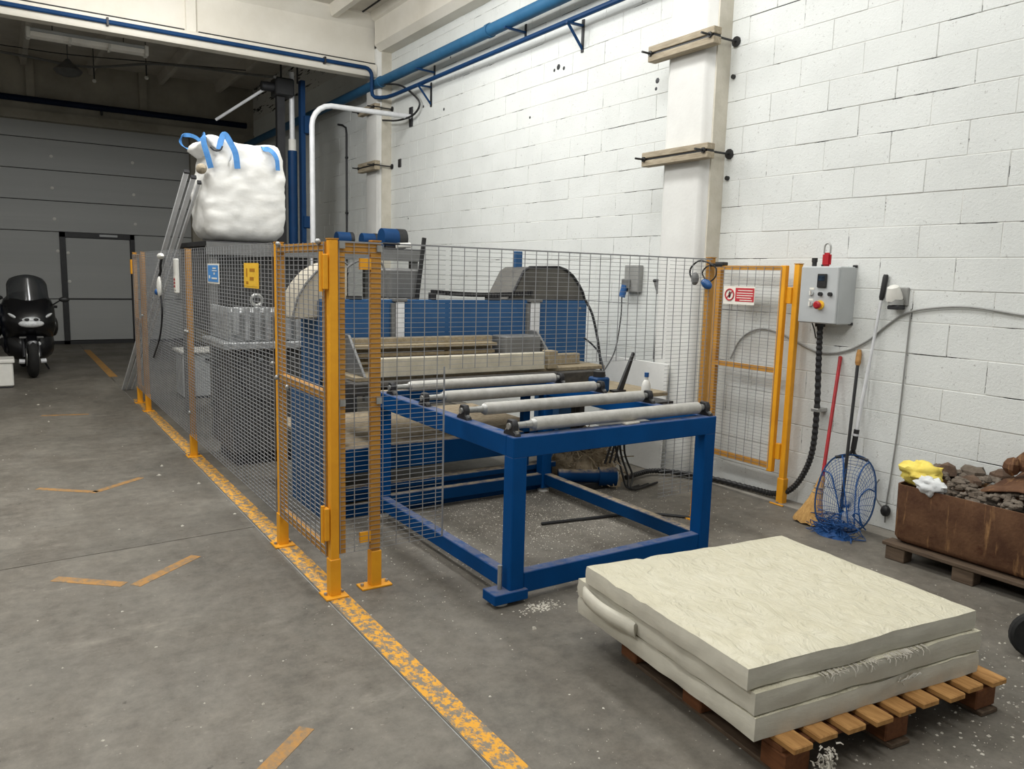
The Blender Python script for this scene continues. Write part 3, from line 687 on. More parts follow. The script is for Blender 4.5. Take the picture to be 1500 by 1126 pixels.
# bed and base beams
MB().box(1.95, 4.1, 4.90, 5.5, .82, .90).build('bed_plate', mt['belt'], t, bevel=.005)
MB().cyl((2.12, 4.90, .885), (3.62, 4.90, .885), .032, 14).build('nose_roller', mt['belt'], t)
MB().box(1.80, 3.60, 4.86, 4.94, .30, .47).build('base_beam', mt['bluedust'], t, bevel=.004)
MB().box(1.80, 3.62, 4.93, 6.2, .44, .465).build('chip_tray', mt['dust'], t)
MB().box(1.80, 3.62, 4.86, 4.96, .16, .20).build('base_rail', mt['bluedust'], t, bevel=.003)
MB().box(1.80, 3.60, 4.88, 4.98, .10, .155).build('base_rail', mt['bluedust'], t, bevel=.003)
MB().box(1.80, 3.56, 4.85, 4.95, .0, .085).build('base_rail', mt['bluedust'], t, bevel=.003)
MB().box(1.72, 1.82, 4.84, 4.98, 0, .86).build('base_post', mt['plate'], t, bevel=.004)
MB().box(1.72, 1.80, 4.98, 5.55, 0, .84).build('side_panel', mt['plate'], t, bevel=.004)
MB().box(3.30, 3.36, 4.86, 4.92, .2, .82).build('base_post', mt['bluedust'], t, bevel=.004)
# blade wheel covers
gr = [(3.56, 1.44), (3.70, 1.69), (3.76, 1.725), (4.06, 1.735), (4.14, 1.715), (4.22, 1.665), (4.29, 1.59), (4.34, 1.52), (4.37, 1.44)]
g = MB().prism(gr, 1, PYp+.02, PYp+.40).build('blade_wheel_cover', mt['guard'], t, bevel=.012)
MB().tube([(x, PYp+.015, z) for x, z in gr], .011, 6).build('cover_lip', mt['dark'], g)
gl = [(1.74, 1.30), (1.78, 1.45), (1.84, 1.55), (1.92, 1.64), (2.02, 1.70), (2.12, 1.72), (2.16, 1.70), (2.16, 1.30)]
g = MB().prism(gl, 1, PYp+.06, PYp+.42).build('blade_wheel_cover', mt['guardl'], t, bevel=.012)
MB().tube([(x, PYp+.055, z) for x, z in gl[:-1]], .008, 6).build('cover_lip', mt['greyd'], g)
MB().tube(sp([(2.09, PYp+.1, 1.56), (2.14, PYp+.1, 1.64), (2.22, PYp+.1, 1.71), (2.34, PYp+.1, 1.745), (2.46, PYp+.1, 1.70), (2.5, PYp+.1, 1.45)]), .009, 6).build('hose', mt['greyd'], t)
# cable chain
ch = []
for i in range(34):
    x = 2.86+i*.028
    ch.append((x, 1.505-.035*math.sin(i/33*PI)*.5))
for i, (x, z) in enumerate(ch): MB().box(x-.011, x+.011, PYp+.0, PYp+.06, z-.018, z+.018).build('cable_chain_link', mt['dark'], t, smooth=0)
MB().box(2.83, 2.87, PYp, PYp+.06, 1.445, 1.50).build('chain_anchor', mt['dark'], t)
a = oY(757, 384, PYp+.25)
MB().box(a.x-.03, a.x+.04, PYp+.22, PYp+.27, 1.44, 1.86).build('upright_bar', mt['plate'], t, bevel=.004)
a = oY(612, 385, PYp+.25)
MB().bar((a.x-.03, PYp+.2, 1.44), (a.x+.03, PYp+.2, 1.93), .02, .03).build('dark_lever', mt['black'], t)
a = oY(568, 390, PYp+.3); b = oY(612, 430, PYp+.3)
MB().box(a.x, b.x, PYp+.25, PYp+.55, 1.44, 1.68).build('motor_housing', mt['greyd'], t, bevel=.015)
MB().box(2.15, 2.25, PYp+.0, PYp+.06, 1.445, 1.47).build('plate_cap', mt['dark'], t)
MB().box(3.35, 3.47, PYp+.0, PYp+.06, 1.445, 1.47).build('plate_cap', mt['dark'], t)
cs = [oY(858, 440, 5.45), oY(868, 462, 5.40), oY(876, 500, 5.35), oY(880, 535, 5.3), oY(880, 556, 5.2)]
MB().tube(sp(cs), .012, 6).build('hose', mt['black'], t)
cs = [oY(856, 495, 5.45), oY(868, 505, 5.3), oY(879, 520, 5.1), oY(886, 550, 4.6)]
MB().tube(sp(cs), .008, 6).build('hose', mt['black'], t)
MB().box(3.56, 4.15, 4.2, 5.3, .79, .82).build('side_shelf', mt['tan'], t, bevel=.004)
MB().box(3.95, 4.0, 5.0, 5.05, 0, .79).build('shelf_leg', mt['dark'], t)
MB().box(4.06, 4.12, 5.2, 5.26, 0, .79).build('shelf_leg', mt['dark'], t)

# things on the shelf beside the table
t = thing('blue_gear_motor', 'small blue motor at the table end beside the second roller', 'motor', (3.66, 4.42, .82))
MB().box(3.60, 3.72, 4.36, 4.48, .82, .93).build('body', mt['pipen'], t, bevel=.012)
MB().cyl((3.66, 4.42, .93), (3.66, 4.42, .97), .045, 12).build('cap', mt['black'], t)
t = thing('spray_bottle', 'white bottle with dark cap on the shelf beside the third roller', 'bottle', (3.72, 3.98, .82))
MB().box(3.58, 3.86, 4.2-.35, 4.22, .79, .82).build('tray', mt['dark'], t)
MB().lathe([(.03, 0), (.033, .01), (.033, .10), (.022, .13), (.012, .14), (.012, .16)], (3.72, 3.98, .82), 12).build('body', mt['white'], t)
MB().cyl((3.72, 3.98, .98), (3.72, 3.98, 1.01), .016, 10).build('cap', mt['bluec'], t)
t = thing('black_wedge', 'long black tapered blade standing on the shelf behind the table', 'blade', (3.80, 4.35, .82))
a = Vector((3.80, 4.35, .82)); b = Vector((3.92, 4.35, 1.10))
MB().prism([(3.775, .82), (3.825, .82), (3.93, 1.10), (3.915, 1.11)], 1, 4.34, 4.36).build('blade', mt['black'], t)
MB().box(3.73, 3.84, 4.32, 4.38, .82, .835).build('foot', mt['black'], t)
# white sheet leaning at the pilaster
t = MB().obox((4.69, 5.20, .47), (.02, .85, .94), Matrix.Rotation(.04, 3, 'Y')).build('white_sheet', mt['pil'], bevel=.004)
tag(t, 'white board standing against the pilaster behind the roller table', 'board')
# wall socket, hand unit
t = thing('wall_socket', 'grey wall socket box with blue plug behind the machine', 'socket', (4.94, 5.5, 1.54))
a = oX(916, 388, 4.90); b = oX(935, 428, 4.90)
MB().box(4.89, 4.955, b.y, a.y, b.z, a.z).build('box', mt['cable'], t, bevel=.008)
MB().box(4.855, 4.892, a.y-.10, a.y+.0, b.z+.03, b.z+.12).build('outlet', mt['greyd'], t, bevel=.01)
p = MB().cyl((4.84, a.y-.04, b.z-.05), (4.86, a.y-.05, b.z+.06), .03, 10).build('plug', mt['bluec'], t)
MB().tube(sp([(4.84, a.y-.04, b.z-.05), (4.70, a.y-.2, 1.3), (4.3, 5.0, 1.05), (3.75, 4.5, .93)], 8), .006, 6).build('cord', mt['black'], p)
t = thing('hanging_hand_unit', 'small dark hand switch with two cords hung on the block wall', 'hand switch', (4.93, 5.2, 1.5))
a = oX(961, 412, 4.93); b = oX(966, 430, 4.93)
MB().bar(a, b, .05, .04, (1, 0, 0)).build('body', mt['greyd'], t, bevel=.012)
MB().bar(a+Vector((0, 0, .02)), a-Vector((0, 0, .01)), .055, .045, (1, 0, 0)).build('head', mt['black'], t, bevel=.01)
for k in (0, 1):
    e = oX(957+k*6, 545, 4.80)
    MB().tube(sp([b, b+Vector((-.01, -.03*k, -.25)), e+Vector((0, 0, .15)), e, Vector((4.70, e.y+.1, .80))]), .006, 6).build('cord', mt['black'], t)

# chip heap, gearbox and cables under the table
def heap(c, rx, ry, h, seed, n=26):
    mb = MB(); vs = []; fs = []
    for i in range(n+1):
        for j in range(n+1):
            u, v = i/n*2-1, j/n*2-1; r = math.hypot(u, v)
            z = h*max(0, 1-r**1.4)*(.75+.6*noise.noise(Vector((u*3, v*3, seed))))+.012*noise.noise(Vector((u*14, v*14, seed)))*(1 if r < .95 else 0)
            ru = 1+.12*noise.noise(Vector((u*2, v*2, seed+4)))
            vs.append((c[0]+u*rx*ru, c[1]+v*ry*ru, c[2]+max(0, z) - (.006 if r >= .98 else 0)))
    for i in range(n):
        for j in range(n):
            q = (i*(n+1)+j, (i+1)*(n+1)+j, (i+1)*(n+1)+j+1, i*(n+1)+j+1); fs.append(q)
    return mb.add(vs, fs)
hp_ = heap((3.98, 4.98, 0), .34, .36, .46, 3)
for k in range(260):
    u, v = random.gauss(0, .4), random.gauss(-.15, .4)
    if math.hypot(u, v) > .95: continue
    p = Vector((3.98+u*.34, 4.98+v*.36, .46*(1-math.hypot(u, v)**1.4)*.8+.01))
    q = p+Vector((random.gauss(0, .05), random.gauss(-.03, .05), random.gauss(0, .03))); q.z = max(q.z, .006)
    r_ = q+Vector((random.gauss(0, .04), random.gauss(-.03, .04), random.gauss(-.03, .03))); r_.z = max(r_.z, .006)
    hp_.tube(sp([p, q, r_], 3), .0045, 4)
o = hp_.build('shavings_heap', mt['dust'], smooth=60); o['kind'] = 'stuff'; tag(o, 'heap of tan foam shavings on the floor behind the roller table', 'shavings')
t = thing('conveyor_drive', 'dark drive drum and motor half buried in shavings under the machine', 'motor', (3.9, 4.62, 0))
MB().cyl((3.60, 4.80, .10), (3.88, 4.64, .10), .055, 16).build('drum', mt['bluedust'], t)
MB().cyl((3.88, 4.64, .10), (4.00, 4.57, .10), .075, 18).build('motor', mt['bluedust'], t)
MB().cyl((4.00, 4.57, .10), (4.01, 4.565, .10), .045, 14).build('label_disc', mt['grey'], t)
MB().box(3.62, 4.0, 4.62, 4.80, 0, .06).build('cradle', mt['dark'], t, bevel=.006)
for k in range(3):
    pts = [(3.92+.05*k, 4.62, .2), (3.98+.05*k, 4.6, .38+.05*k), (4.08+.04*k, 4.66, .25), (4.10+.05*k, 4.6, .08), (4.06, 4.5-.03*k, .02), (4.2+.1*k, 4.52, .015)]
    MB().tube(sp(pts), .009, 6).build('cable', mt['black'], t)
tag(MB().tube(sp([(2.95, 4.10, .012), (3.25, 4.05, .012), (3.7, 3.95, .012), (3.95, 3.72, .012), (4.0, 3.62, .012)]), .010, 6).build('floor_cable', mt['black']), 'thin black cable lying on the dusty floor under the table', 'cable')

# ================================================================== MACHINE REAR INSIDE FENCE
t = thing('mould_block', 'ribbed cast aluminium mould block with a lifting eye behind the fence', 'mould', (2.0, 6.7, .9))
MB().box(1.56, 2.75, 6.62, 7.3, 1.04, 1.30).build('body', mt['cast'], t, bevel=.01)
for i in range(13):
    x = 1.58+i*.085
    MB().box(x, x+.045, 6.56, 6.63, 1.06+.05*(i == 0), 1.335).build('rib', mt['cast'], t, bevel=.006)
MB().box(1.48, 2.72, 6.52, 7.3, .99, 1.05).build('flange', mt['cast'], t, bevel=.008)
for i in range(8): MB().box(1.545, 1.575, 6.66+i*.08, 6.70+i*.08, 1.06, 1.33).build('rib', mt['cast'], t, bevel=.004)
MB().torus((1.80, 6.70, 1.39), .045, .013, 1, 18, 8).build('lifting_eye', mt['steel'], t)
MB().torus((2.45, 6.70, 1.36), .05, .013, 0, 18, 8).build('lifting_eye', mt['steel'], t)
MB().ball((2.6, 6.6, 1.22), (.10, .08, .11), 12, 8).build('valve', mt['cast'], t)
t = thing('mould_stand', 'grey box-shaped stand under the ribbed mould block', 'stand', (2.1, 6.9, 0))
MB().box(1.56, 2.66, 6.6, 7.3, .10, .99).build('casing', mt['hop'], t, bevel=.015)
for i in range(9): MB().cyl((1.62+i*.09, 6.585, .9), (1.62+i*.09, 6.605, .9), .018, 8).build('bolt', mt['steel'], t)
MB().box(1.6, 2.6, 6.65, 7.25, 0, .10).build('plinth', mt['dark'], t)
MB().tube(sp([(1.64, 6.58, .98), (1.60, 6.55, .8), (1.68, 6.54, .62), (1.80, 6.56, .55), (1.9, 6.585, .54)]), .008, 6).build('hose', mt['black'], t)
t = thing('white_cabinet', 'pale grey low cabinet standing on the floor behind the fence', 'cabinet', (2.16, 10.5, 0))
MB().box(1.86, 2.50, 10.35, 10.85, .03, .58).build('body', mt['grey'], t, bevel=.01)
MB().box(1.83, 2.53, 10.32, 10.88, .58, .61).build('lid', mt['white'], t, bevel=.006)
MB().box(1.9, 2.46, 10.4, 10.8, 0, .03).build('plinth', mt['dark'], t)
MB().box(2.12, 2.24, 10.335, 10.35, .48, .51).build('handle', mt['dark'], t)
# platform carrying the bag
PZ = 1.905
t = thing('bag_platform', 'dark steel platform on legs carrying the white bulk bag', 'platform', (2.6, 8.5, 0))
MB().box(1.67, 3.95, 7.95, 9.4, PZ-.05, PZ).build('deck', mt['dark'], t, bevel=.004)
MB().box(1.67, 3.95, 7.93, 7.99, PZ-.13, PZ-.01).build('edge_beam', mt['greyd'], t)
for x in (1.70, 2.75, 3.85):
    for y in (7.98, 9.32): MB().box(x, x+.08, y, y+.08, 0, PZ-.05).build('leg', mt['greyd'], t, bevel=.004)
MB().bar((1.68, 8.0, .3), (2.78, 8.0, 1.6), .04, .04).build('brace', mt['greyd'], t)
MB().prism([(8.05, PZ-.06), (8.25, 1.0), (9.0, 1.0), (9.3, PZ-.06)], 0, 1.75, 2.7).build('hopper', mt['hop'], t, bevel=.01)
t.location.z = 0
# bulk bag
def bulk_bag():
    n = 26; mb = MB(); cx, cy = 2.09, 8.42; hx, hy, hz = .375, .40, .49
    def P(u):
        p = Vector(u); q = (abs(p.x)**7+abs(p.y)**7+abs(p.z)**9)**(1/7.4); p = p/q
        bul = 1+.07*(1-p.z*p.z)
        x, y, z = p.x*hx*bul, p.y*hy*bul, p.z*hz
        if p.z > .55:
            k = min(1, (p.z-.55)/.45); s = 1-.04*k; x *= s; y *= s
            z += k*(.10*(p.x*p.x*p.y*p.y)-.07*(1-max(abs(p.x), abs(p.y)))) + k*.055*max(0, -p.x-.1)
        if p.z < -.85: x *= .97; y *= .97
        w = noise.noise(Vector((p.x*2.2, p.y*2.2, p.z*5)))*.015+noise.noise(Vector((p.x*5, p.y*5, p.z*11+3)))*.008-.010*abs(noise.noise(Vector((p.x*3.3+7, p.y*3.3, p.z*7))))
        nrm = Vector((p.x, p.y, 0))
        x += nrm.x*w; y += nrm.y*w; z += w*.6*(p.z > -.8)
        if p.x < -.5 and p.z > .2: x += .05*math.sin((p.z-.2)*3.5)*(-1 if p.z > .75 else 1)
        return (cx+x, cy+y, PZ+.003+max(0, z+hz-.0))
    for ax in range(3):
        for sg in (-1, 1):
            vs = []; fs = []
            for i in range(n+1):
                for j in range(n+1):
                    a = math.tan((i/n*2-1)*PI/4); b = math.tan((j/n*2-1)*PI/4)
                    u = [0, 0, 0]; u[ax] = sg; u[(ax+1) % 3] = a; u[(ax+2) % 3] = b; vs.append(P(u))
            for i in range(n):
                for j in range(n): fs.append((i*(n+1)+j, (i+1)*(n+1)+j, (i+1)*(n+1)+j+1, i*(n+1)+j+1))
            mb.add(vs, fs)
    return mb, cx, cy, hx, hy, hz
t = thing('bulk_bag', 'full white woven bulk bag with blue lifting straps on the platform', 'bulk bag', (2.09, 8.42, PZ))
mb, cx, cy, hx, hy, hz = bulk_bag()
o = mb.build('sack', mt['bag'], t, smooth=0)
bm = bmesh.new(); bm.from_mesh(o.data); bmesh.ops.remove_doubles(bm, verts=bm.verts, dist=.002); bmesh.ops.recalc_face_normals(bm, faces=bm.faces); bm.to_mesh(o.data); bm.free()
o.data.polygons.foreach_set('use_smooth', [True]*len(o.data.polygons))
def strap(pts, w=.055):
    P = sp(pts, 6); mb = MB(); vs = []; fs = []
    for i, p in enumerate(P):
        tn = (P[min(i+1, len(P)-1)]-P[max(i-1, 0)]).normalized(); out = Vector((p.x-cx, p.y-cy, 0)).normalized()
        s = tn.cross(out).normalized()*w/2; q = out*.003
        vs += [p+s+q, p-s+q, p-s-q, p+s-q]
    for i in range(len(P)-1):
        for j in range(4): fs.append((i*4+j, i*4+(j+1) % 4, i*4+4+(j+1) % 4, i*4+4+j))
    fs += [(0, 1, 2, 3), tuple(len(vs)-4+k for k in range(4))]
    return mb.add(vs, fs)
fy = cy-hy*1.1-.012; TZb = PZ+.92
def fpt(px, py): return oY(px, py, fy)
strap([fpt(410, 250)+Vector((-.02, 0, 0)), fpt(405, 232), fpt(397, 220)+Vector((0, .02, 0)), fpt(388, 216)+Vector((0, .10, .0)), fpt(392, 214)+Vector((0, .3, 0))]).build('lifting_strap', mt['strap'], t)
strap([fpt(348, 247), fpt(345, 225), fpt(338, 208)+Vector((0, .02, .0)), fpt(331, 199)+Vector((0, .05, .02)), fpt(326, 205)+Vector((0, .05, .01)), fpt(322, 218)+Vector((0, .03, 0))]).build('lifting_strap', mt['strap'], t)
strap([fpt(309, 246), fpt(304, 228), fpt(300, 212)+Vector((0, .02, 0)), fpt(299, 198)+Vector((0, .05, 0)), fpt(303, 196)+Vector((0, .12, 0)), fpt(306, 204)+Vector((0, .14, 0))]).build('lifting_strap', mt['strap'], t)
strap([oX(288, 222, 1.78), oX(277, 218, 1.71), oX(268, 214, 1.66), oX(264, 206, 1.64), oX(268, 199, 1.66), oX(277, 198, 1.72), oX(286, 201, 1.80), oX(294, 207, 1.86)], .04).build('lifting_strap', mt['strap'], t)
MB().tube(sp([fpt(308, 215), fpt(314, 220), fpt(322, 220), fpt(326, 214)]), .008, 6).build('tie_cord', mt['dark'], t)
MB().ball(oX(295, 247, 1.66), (.05, .09, .05), 10, 6).build('filler_spout', mt['timber'], t)
# blue drums on the platform
for i, (x, l) in enumerate(((3.30, 'small blue pump motor nearest the lifting column on the platform'), (3.60, 'middle blue pump motor of three on the platform'))):
    t = thing('pump_motor', l, 'motor', (x, 8.6, PZ), 'blue motors on the platform')
    MB().cyl((x-.09, 8.6, PZ+.10), (x+.06, 8.6, PZ+.10), .085, 16).build('casing', mt['pipen'], t)
    MB().cyl((x+.06, 8.6, PZ+.10), (x+.10, 8.6, PZ+.10), .088, 16).build('fan_cover', mt['black'], t)
    MB().box(x-.08, x+.05, 8.53, 8.67, PZ, PZ+.04).build('foot', mt['dark'], t)
t = thing('pump_motor', 'largest blue pump motor with white cable gland at the platform end', 'motor', (3.80, 8.3, PZ), 'blue motors on the platform')
MB().cyl((3.58, 8.2, PZ+.12), (3.76, 8.2, PZ+.12), .11, 16).build('casing', mt['pipen'], t)
MB().cyl((3.76, 8.2, PZ+.12), (3.86, 8.2, PZ+.12), .112, 16).build('fan_cover', mt['black'], t)
MB().box(3.6, 3.8, 8.12, 8.28, PZ, PZ+.04).build('foot', mt['dark'], t)
MB().cyl((3.70, 8.06, PZ+.04), (3.86, 8.04, PZ+.05), .03, 10).build('cable_gland', mt['white'], t)
# lifting column beyond the cross beam
t = thing('lifting_column', 'tall dark lifting column with blue cylinder beyond the bulk bag', 'column', (3.85, 12.2, 0))
LY = 12.2
MB().box(3.62, 3.74, LY-.05, LY+.05, 0, 4.42).build('mast', mt['dark'], t, bevel=.004)
MB().cyl((3.86, LY, 0.02), (3.86, LY, 3.45), .07, 16).build('cylinder', mt['pipen'], t)
MB().cyl((3.86, LY, 3.45), (3.86, LY, 4.6), .04, 12).build('piston', mt['alu'], t)
MB().cyl((3.86, LY, 3.42), (3.86, LY, 3.62), .06, 12).build('rod_seal', mt['white'], t)
MB().box(3.98, 4.05, LY-.06, LY+.06, 0, 4.5).build('guide_rail', mt['pipen'], t, bevel=.004)
MB().box(3.58, 3.86, LY-.14, LY+.14, 4.22, 4.48).build('head', mt['black'], t, bevel=.02)
MB().box(3.58, 4.1, LY-.15, LY+.15, 0, .03).build('base_plate', mt['dark'], t)
MB().cyl((3.40, LY-.02, 4.34), (3.6, LY-.02, 4.34), .07, 12).build('hoist_drum', mt['dark'], t)
MB().cyl((3.45, LY-.02, 4.30), (2.86, LY+.5, 3.86), .022, 8).build('jib_rod', mt['alu'], t)
MB().box(4.0, 4.16, LY-.1, LY+.06, 2.30, 2.48).build('valve_block', mt['pipen'], t, bevel=.008)
MB().box(4.02, 4.14, LY-.12, LY+.08, 3.72, 3.98).build('arm_bracket', mt['pipen'], t, bevel=.006)
for x in (3.70, 3.95): MB().cyl((x, LY, 4.45), (x, LY, 5.60), .014, 8).build('hanger_rod', mt['dark'], t)
# bent pipe
t = thing('bent_pipe', 'grey steel pipe rising behind the fence and bending over to the wall', 'pipe', (3.52, 10.3, 0))
R = .28; pts = [(3.52, 10.3, 0), (3.52, 10.3, 3.80-R)]+[(3.52+R*(1-math.cos(a)), 10.3, 3.80-R+R*math.sin(a)) for a in (.3, .6, .9, 1.2, 1.5)]+[(4.94, 10.3, 3.81)]
MB().tube(pts, .035, 12).build('tube', mt['alu'], t)
MB().box(4.93, 4.96, 10.25, 10.35, 3.68, 3.94).build('wall_flange', mt['dark'], t, bevel=.004)
MB().box(3.46, 3.58, 10.24, 10.36, 0, .012).build('base_plate', mt['dark'], t)
t = thing('wall_conduit', 'thin dark conduit dropping down the shaded block wall', 'conduit', (4.93, 12.6, 2))
MB().tube([(4.93, 13.1, 4.1), (4.93, 12.9, 4.06), (4.93, 12.75, 4.0), (4.93, 12.72, 3.9), (4.93, 12.72, 1.2)], .016, 8).build('pipe_run', mt['dark'], t)
for z in (1.6, 2.6, 3.5): MB().box(4.915, 4.955, 12.69, 12.75, z, z+.03).build('clip', mt['dark'], t)
tag(B(4.935, 4.956, 10.62, 10.72, 3.16, 3.28).build('wall_stub', mt['black'], bevel=.01), 'small black bracket stub on the wall beside the far pilaster', 'bracket')
# leaning poles
for k, (bx, tx, lb) in enumerate(((1.31, 1.575, 'outermost aluminium pole leaning past the fence end onto the bulk bag'), (1.37, 1.63, 'middle aluminium pole of the three leaning on the bulk bag'), (1.425, 1.672, 'thin aluminium pole leaning closest to the bulk bag'))):
    t = thing('leaning_pole', lb, 'pole', (bx, 11.5, 0), 'aluminium poles leaning on the bag')
    a = Vector((bx, 11.5, .0)); b = Vector((tx, 8.28-.04*k, 2.56-.05*k))
    w = .045 if k < 2 else .03
    MB().bar(a, b, w, .03, (0, 1, 1)).build('profile', mt['alu'], t, bevel=.004)
    MB().bar(b, b+(b-a).normalized()*.02, w+.006, .036, (0, 1, 1)).build('end_cap', mt['dark'], t)
# pendant controller and labelled baton on the fence
t = thing('pendant_control', 'white pendant control with black cable hung on the mesh fence', 'pendant control', (1.29, 8.2, 1.4))
MB().ball((FX-.03, 8.12, 1.745), (.03, .11, .03), 10, 6).build('hook_grip', mt['white'], t)
MB().tube(sp([(FX-.02, 8.12, 1.73), (FX-.03, 8.15, 1.66), (FX-.02, 8.22, 1.60), (FX-.03, 8.30, 1.52), (FX-.025, 8.32, 1.44)]), .013, 6).build('coiled_cable', mt['black'], t)
MB().ball((FX-.035, 8.22, 1.455), (.025, .055, .10), 10, 8).build('handset', mt['white'], t)
MB().ball((FX-.045, 8.33, 1.40), (.02, .035, .03), 8, 6).build('blue_button', mt['bluec'], t)
MB().tube(sp([(FX-.03, 8.20, 1.37), (FX-.025, 8.18, 1.2), (FX-.02, 8.4, .95), (FX-.01, 8.9, .7)]), .009, 6).build('cable', mt['dark'], t)
t = thing('labelled_baton', 'white baton with red lettered label hanging on the mesh fence', 'baton', (1.30, 7.42, 1.42))
MB().box(FX-.035, FX-.006, 7.36, 7.46, 1.42, 1.72).build('baton', mt['white'], t, bevel=.006)
l = MB().box(FX-.038, FX-.035, 7.37, 7.45, 1.45, 1.57).build('label', mt['signw'], t)
for z in (1.47, 1.50, 1.53): MB().box(FX-.040, FX-.038, 7.38, 7.44, z, z+.018).build('red_mark', mt['red'], l)

# ================================================================== RIGHT WALL ITEMS
t = thing('control_box', 'grey wall control box with display, buttons and red emergency stop', 'control box', (4.85, 3.42, 1.375))
MB().box(4.77, 4.955, 3.26, 3.565, 1.375, 1.77).build('enclosure', mt['grey'], t, bevel=.006)
MB().box(4.752, 4.77, 3.263, 3.562, 1.378, 1.767).build('door', mt['grey'], t, bevel=.006)
def bx(px, py): return oX(px, py, 4.75)
def pc(cx_, cy_): return bx(1140+cx_/5.63, 340+cy_/5.63)
d = pc(365, 400); dd = MB().box(4.738, 4.753, d.y-.036, d.y+.036, d.z-.047, d.z+.047).build('display', mt['black'], t, bevel=.004)
MB().box(4.736, 4.738, d.y-.024, d.y+.026, d.z+.0, d.z+.034).build('screen', mt['lcd'], dd)
for cx_, cy_ in ((352, 510), (432, 512)):
    p = pc(cx_, cy_); MB().cyl((4.732, p.y, p.z), (4.753, p.y, p.z), .014, 14).build('push_button', mt['black'], t)
for cx_, cy_ in ((275, 500), (268, 590)):
    p = pc(cx_, cy_); b = MB().cyl((4.740, p.y, p.z), (4.753, p.y, p.z), .018, 14).build('selector_switch', mt['grey'], t)
    MB().box(4.728, 4.741, p.y-.005, p.y+.005, p.z-.016, p.z+.016).build('knob', mt['white'], b)
    MB().box(4.749, 4.753, p.y-.018, p.y+.018, p.z+.022, p.z+.036).build('caption_tag', mt['signw'], t)
p = pc(345, 600); e = MB().cyl((4.745, p.y, p.z), (4.753, p.y, p.z), .032, 18).build('yellow_collar', mt['signy'], t)
MB().lathe([(.012, 0), (.012, .02), (.026, .024), (.028, .036), (.018, .046)], (4.746, p.y, p.z), 16, Matrix.Rotation(-PI/2, 3, 'Y')).build('stop_mushroom', mt['red'], e)
for y, z in ((3.27, 1.765), (3.52, 1.768), (3.27, 1.37)): MB().box(4.93, 4.958, y-.012, y+.012, z, z+.018).build('fixing_lug', mt['black'], t)
MB().cyl((4.85, 3.445, 1.35), (4.85, 3.445, 1.376), .035, 12).build('cable_gland', mt['black'], t)
MB().tube(sp([(4.86, 3.52, 1.375), (4.90, 3.525, 1.32), (4.93, 3.53, 1.26)]), .005, 6).build('tail_wire', mt['black'], t)
t = thing('padlock', 'red padlock with steel shackle on top of the control box', 'padlock', (4.83, 3.42, 1.77))
MB().box(4.815, 4.845, 3.385, 3.452, 1.771, 1.865).build('body', mt['red'], t, bevel=.012, seg=2)
MB().tube([(4.83, 3.395, 1.86), (4.83, 3.395, 1.90)]+[(4.83, 3.419-.024*math.cos(a), 1.90+.03*math.sin(a)) for a in (.4, .8, 1.2, 1.57, 1.95, 2.35, 2.75)]+[(4.83, 3.443, 1.90), (4.83, 3.443, 1.86)], .006, 8).build('shackle', mt['steel'], t)
t = MB().cyl((4.85, 3.53, 1.77), (4.85, 3.53, 1.80), .016, 10).cyl((4.85, 3.53, 1.80), (4.85, 3.53, 1.83), .02, 8).build('plug_cap', mt['black'])
tag(t, 'black plug cap standing on the control box near the yellow post', 'plug')
# corrugated hose
pts = sp([(4.85, 3.445, 1.36), (4.86, 3.44, 1.1), (4.87, 3.43, .75), (4.87, 3.44, .45), (4.87, 3.50, .26), (4.87, 3.60, .12), (4.87, 3.74, .055), (4.86, 3.95, .045), (4.83, 4.3, .04), (4.70, 4.62, .04), (4.55, 4.75, .04), (4.35, 4.72, .04), (4.2, 4.68, .04)], 14)
t = thing('corrugated_conduit', 'black corrugated conduit dropping from the control box and along the wall foot', 'conduit', (4.87, 3.5, 0))
MB().tube(pts, .02, 8, radii=[.0235 if i % 2 else .0185 for i in range(len(pts))]).build('hose', mt['black'], t, smooth=0)
MB().box(4.84, 4.955, 3.40, 3.46, .74, .765).build('clip', mt['steel'], t, bevel=.003)
# wall cable
pts = [oX(px, py, 4.938) for px, py in ((1070, 525), (1085, 497), (1110, 482), (1140, 487), (1165, 500), (1200, 516), (1235, 515), (1270, 500), (1300, 476), (1325, 460), (1360, 452), (1420, 450), (1500, 462))]
tag(MB().tube(sp(pts, 5), .007, 6).build('wall_cable', mt['cable']), 'grey cable drooping across the block wall behind the tools', 'cable')
pts = [oX(px, py, 4.94) for px, py in ((1335, 452), (1325, 540), (1316, 620), (1306, 690), (1298, 740), (1296, 765))]
tag(MB().tube(sp(pts, 5), .005, 6).build('wall_cable', mt['cable']), 'thin grey cable running down the wall to the rusty bin', 'cable')
t = thing('cable_end', 'black cable plug lying against the wall beside the rusty bin', 'plug', (4.92, 2.87, .02))
a = oX(1297, 748, 4.92)
MB().ball(a, (.03, .035, .04), 8, 6).build('plug', mt['black'], t)
MB().tube(sp([a, a+Vector((-.01, .06, .06)), a+Vector((0, .09, .14)), a+Vector((.01, .07, .2))]), .005, 6).build('wire', mt['cable'], t)
t = thing('outlet_socket', 'cream industrial socket with dark flap on the block wall', 'socket', (4.9, 2.95, 1.5))
a = oX(1313, 434, 4.90)
MB().box(4.93, 4.956, a.y-.06, a.y+.05, a.z-.06, a.z+.06).build('back_plate', mt['cable'], t, bevel=.006)
MB().lathe([(.052, 0), (.05, .03), (.036, .085), (.02, .095)], (4.90, a.y+.01, a.z-.02), 14, Matrix.Rotation(-.35, 3, 'Y')).build('cover', mt['white'], t)
MB().cyl((4.90, a.y, a.z-.055), (4.90, a.y, a.z-.02), .048, 14).build('collar', mt['cable'], t)
MB().box(4.86, 4.94, a.y-.045, a.y+.035, a.z-.085, a.z-.058).build('flap', mt['dark'], t, bevel=.005)

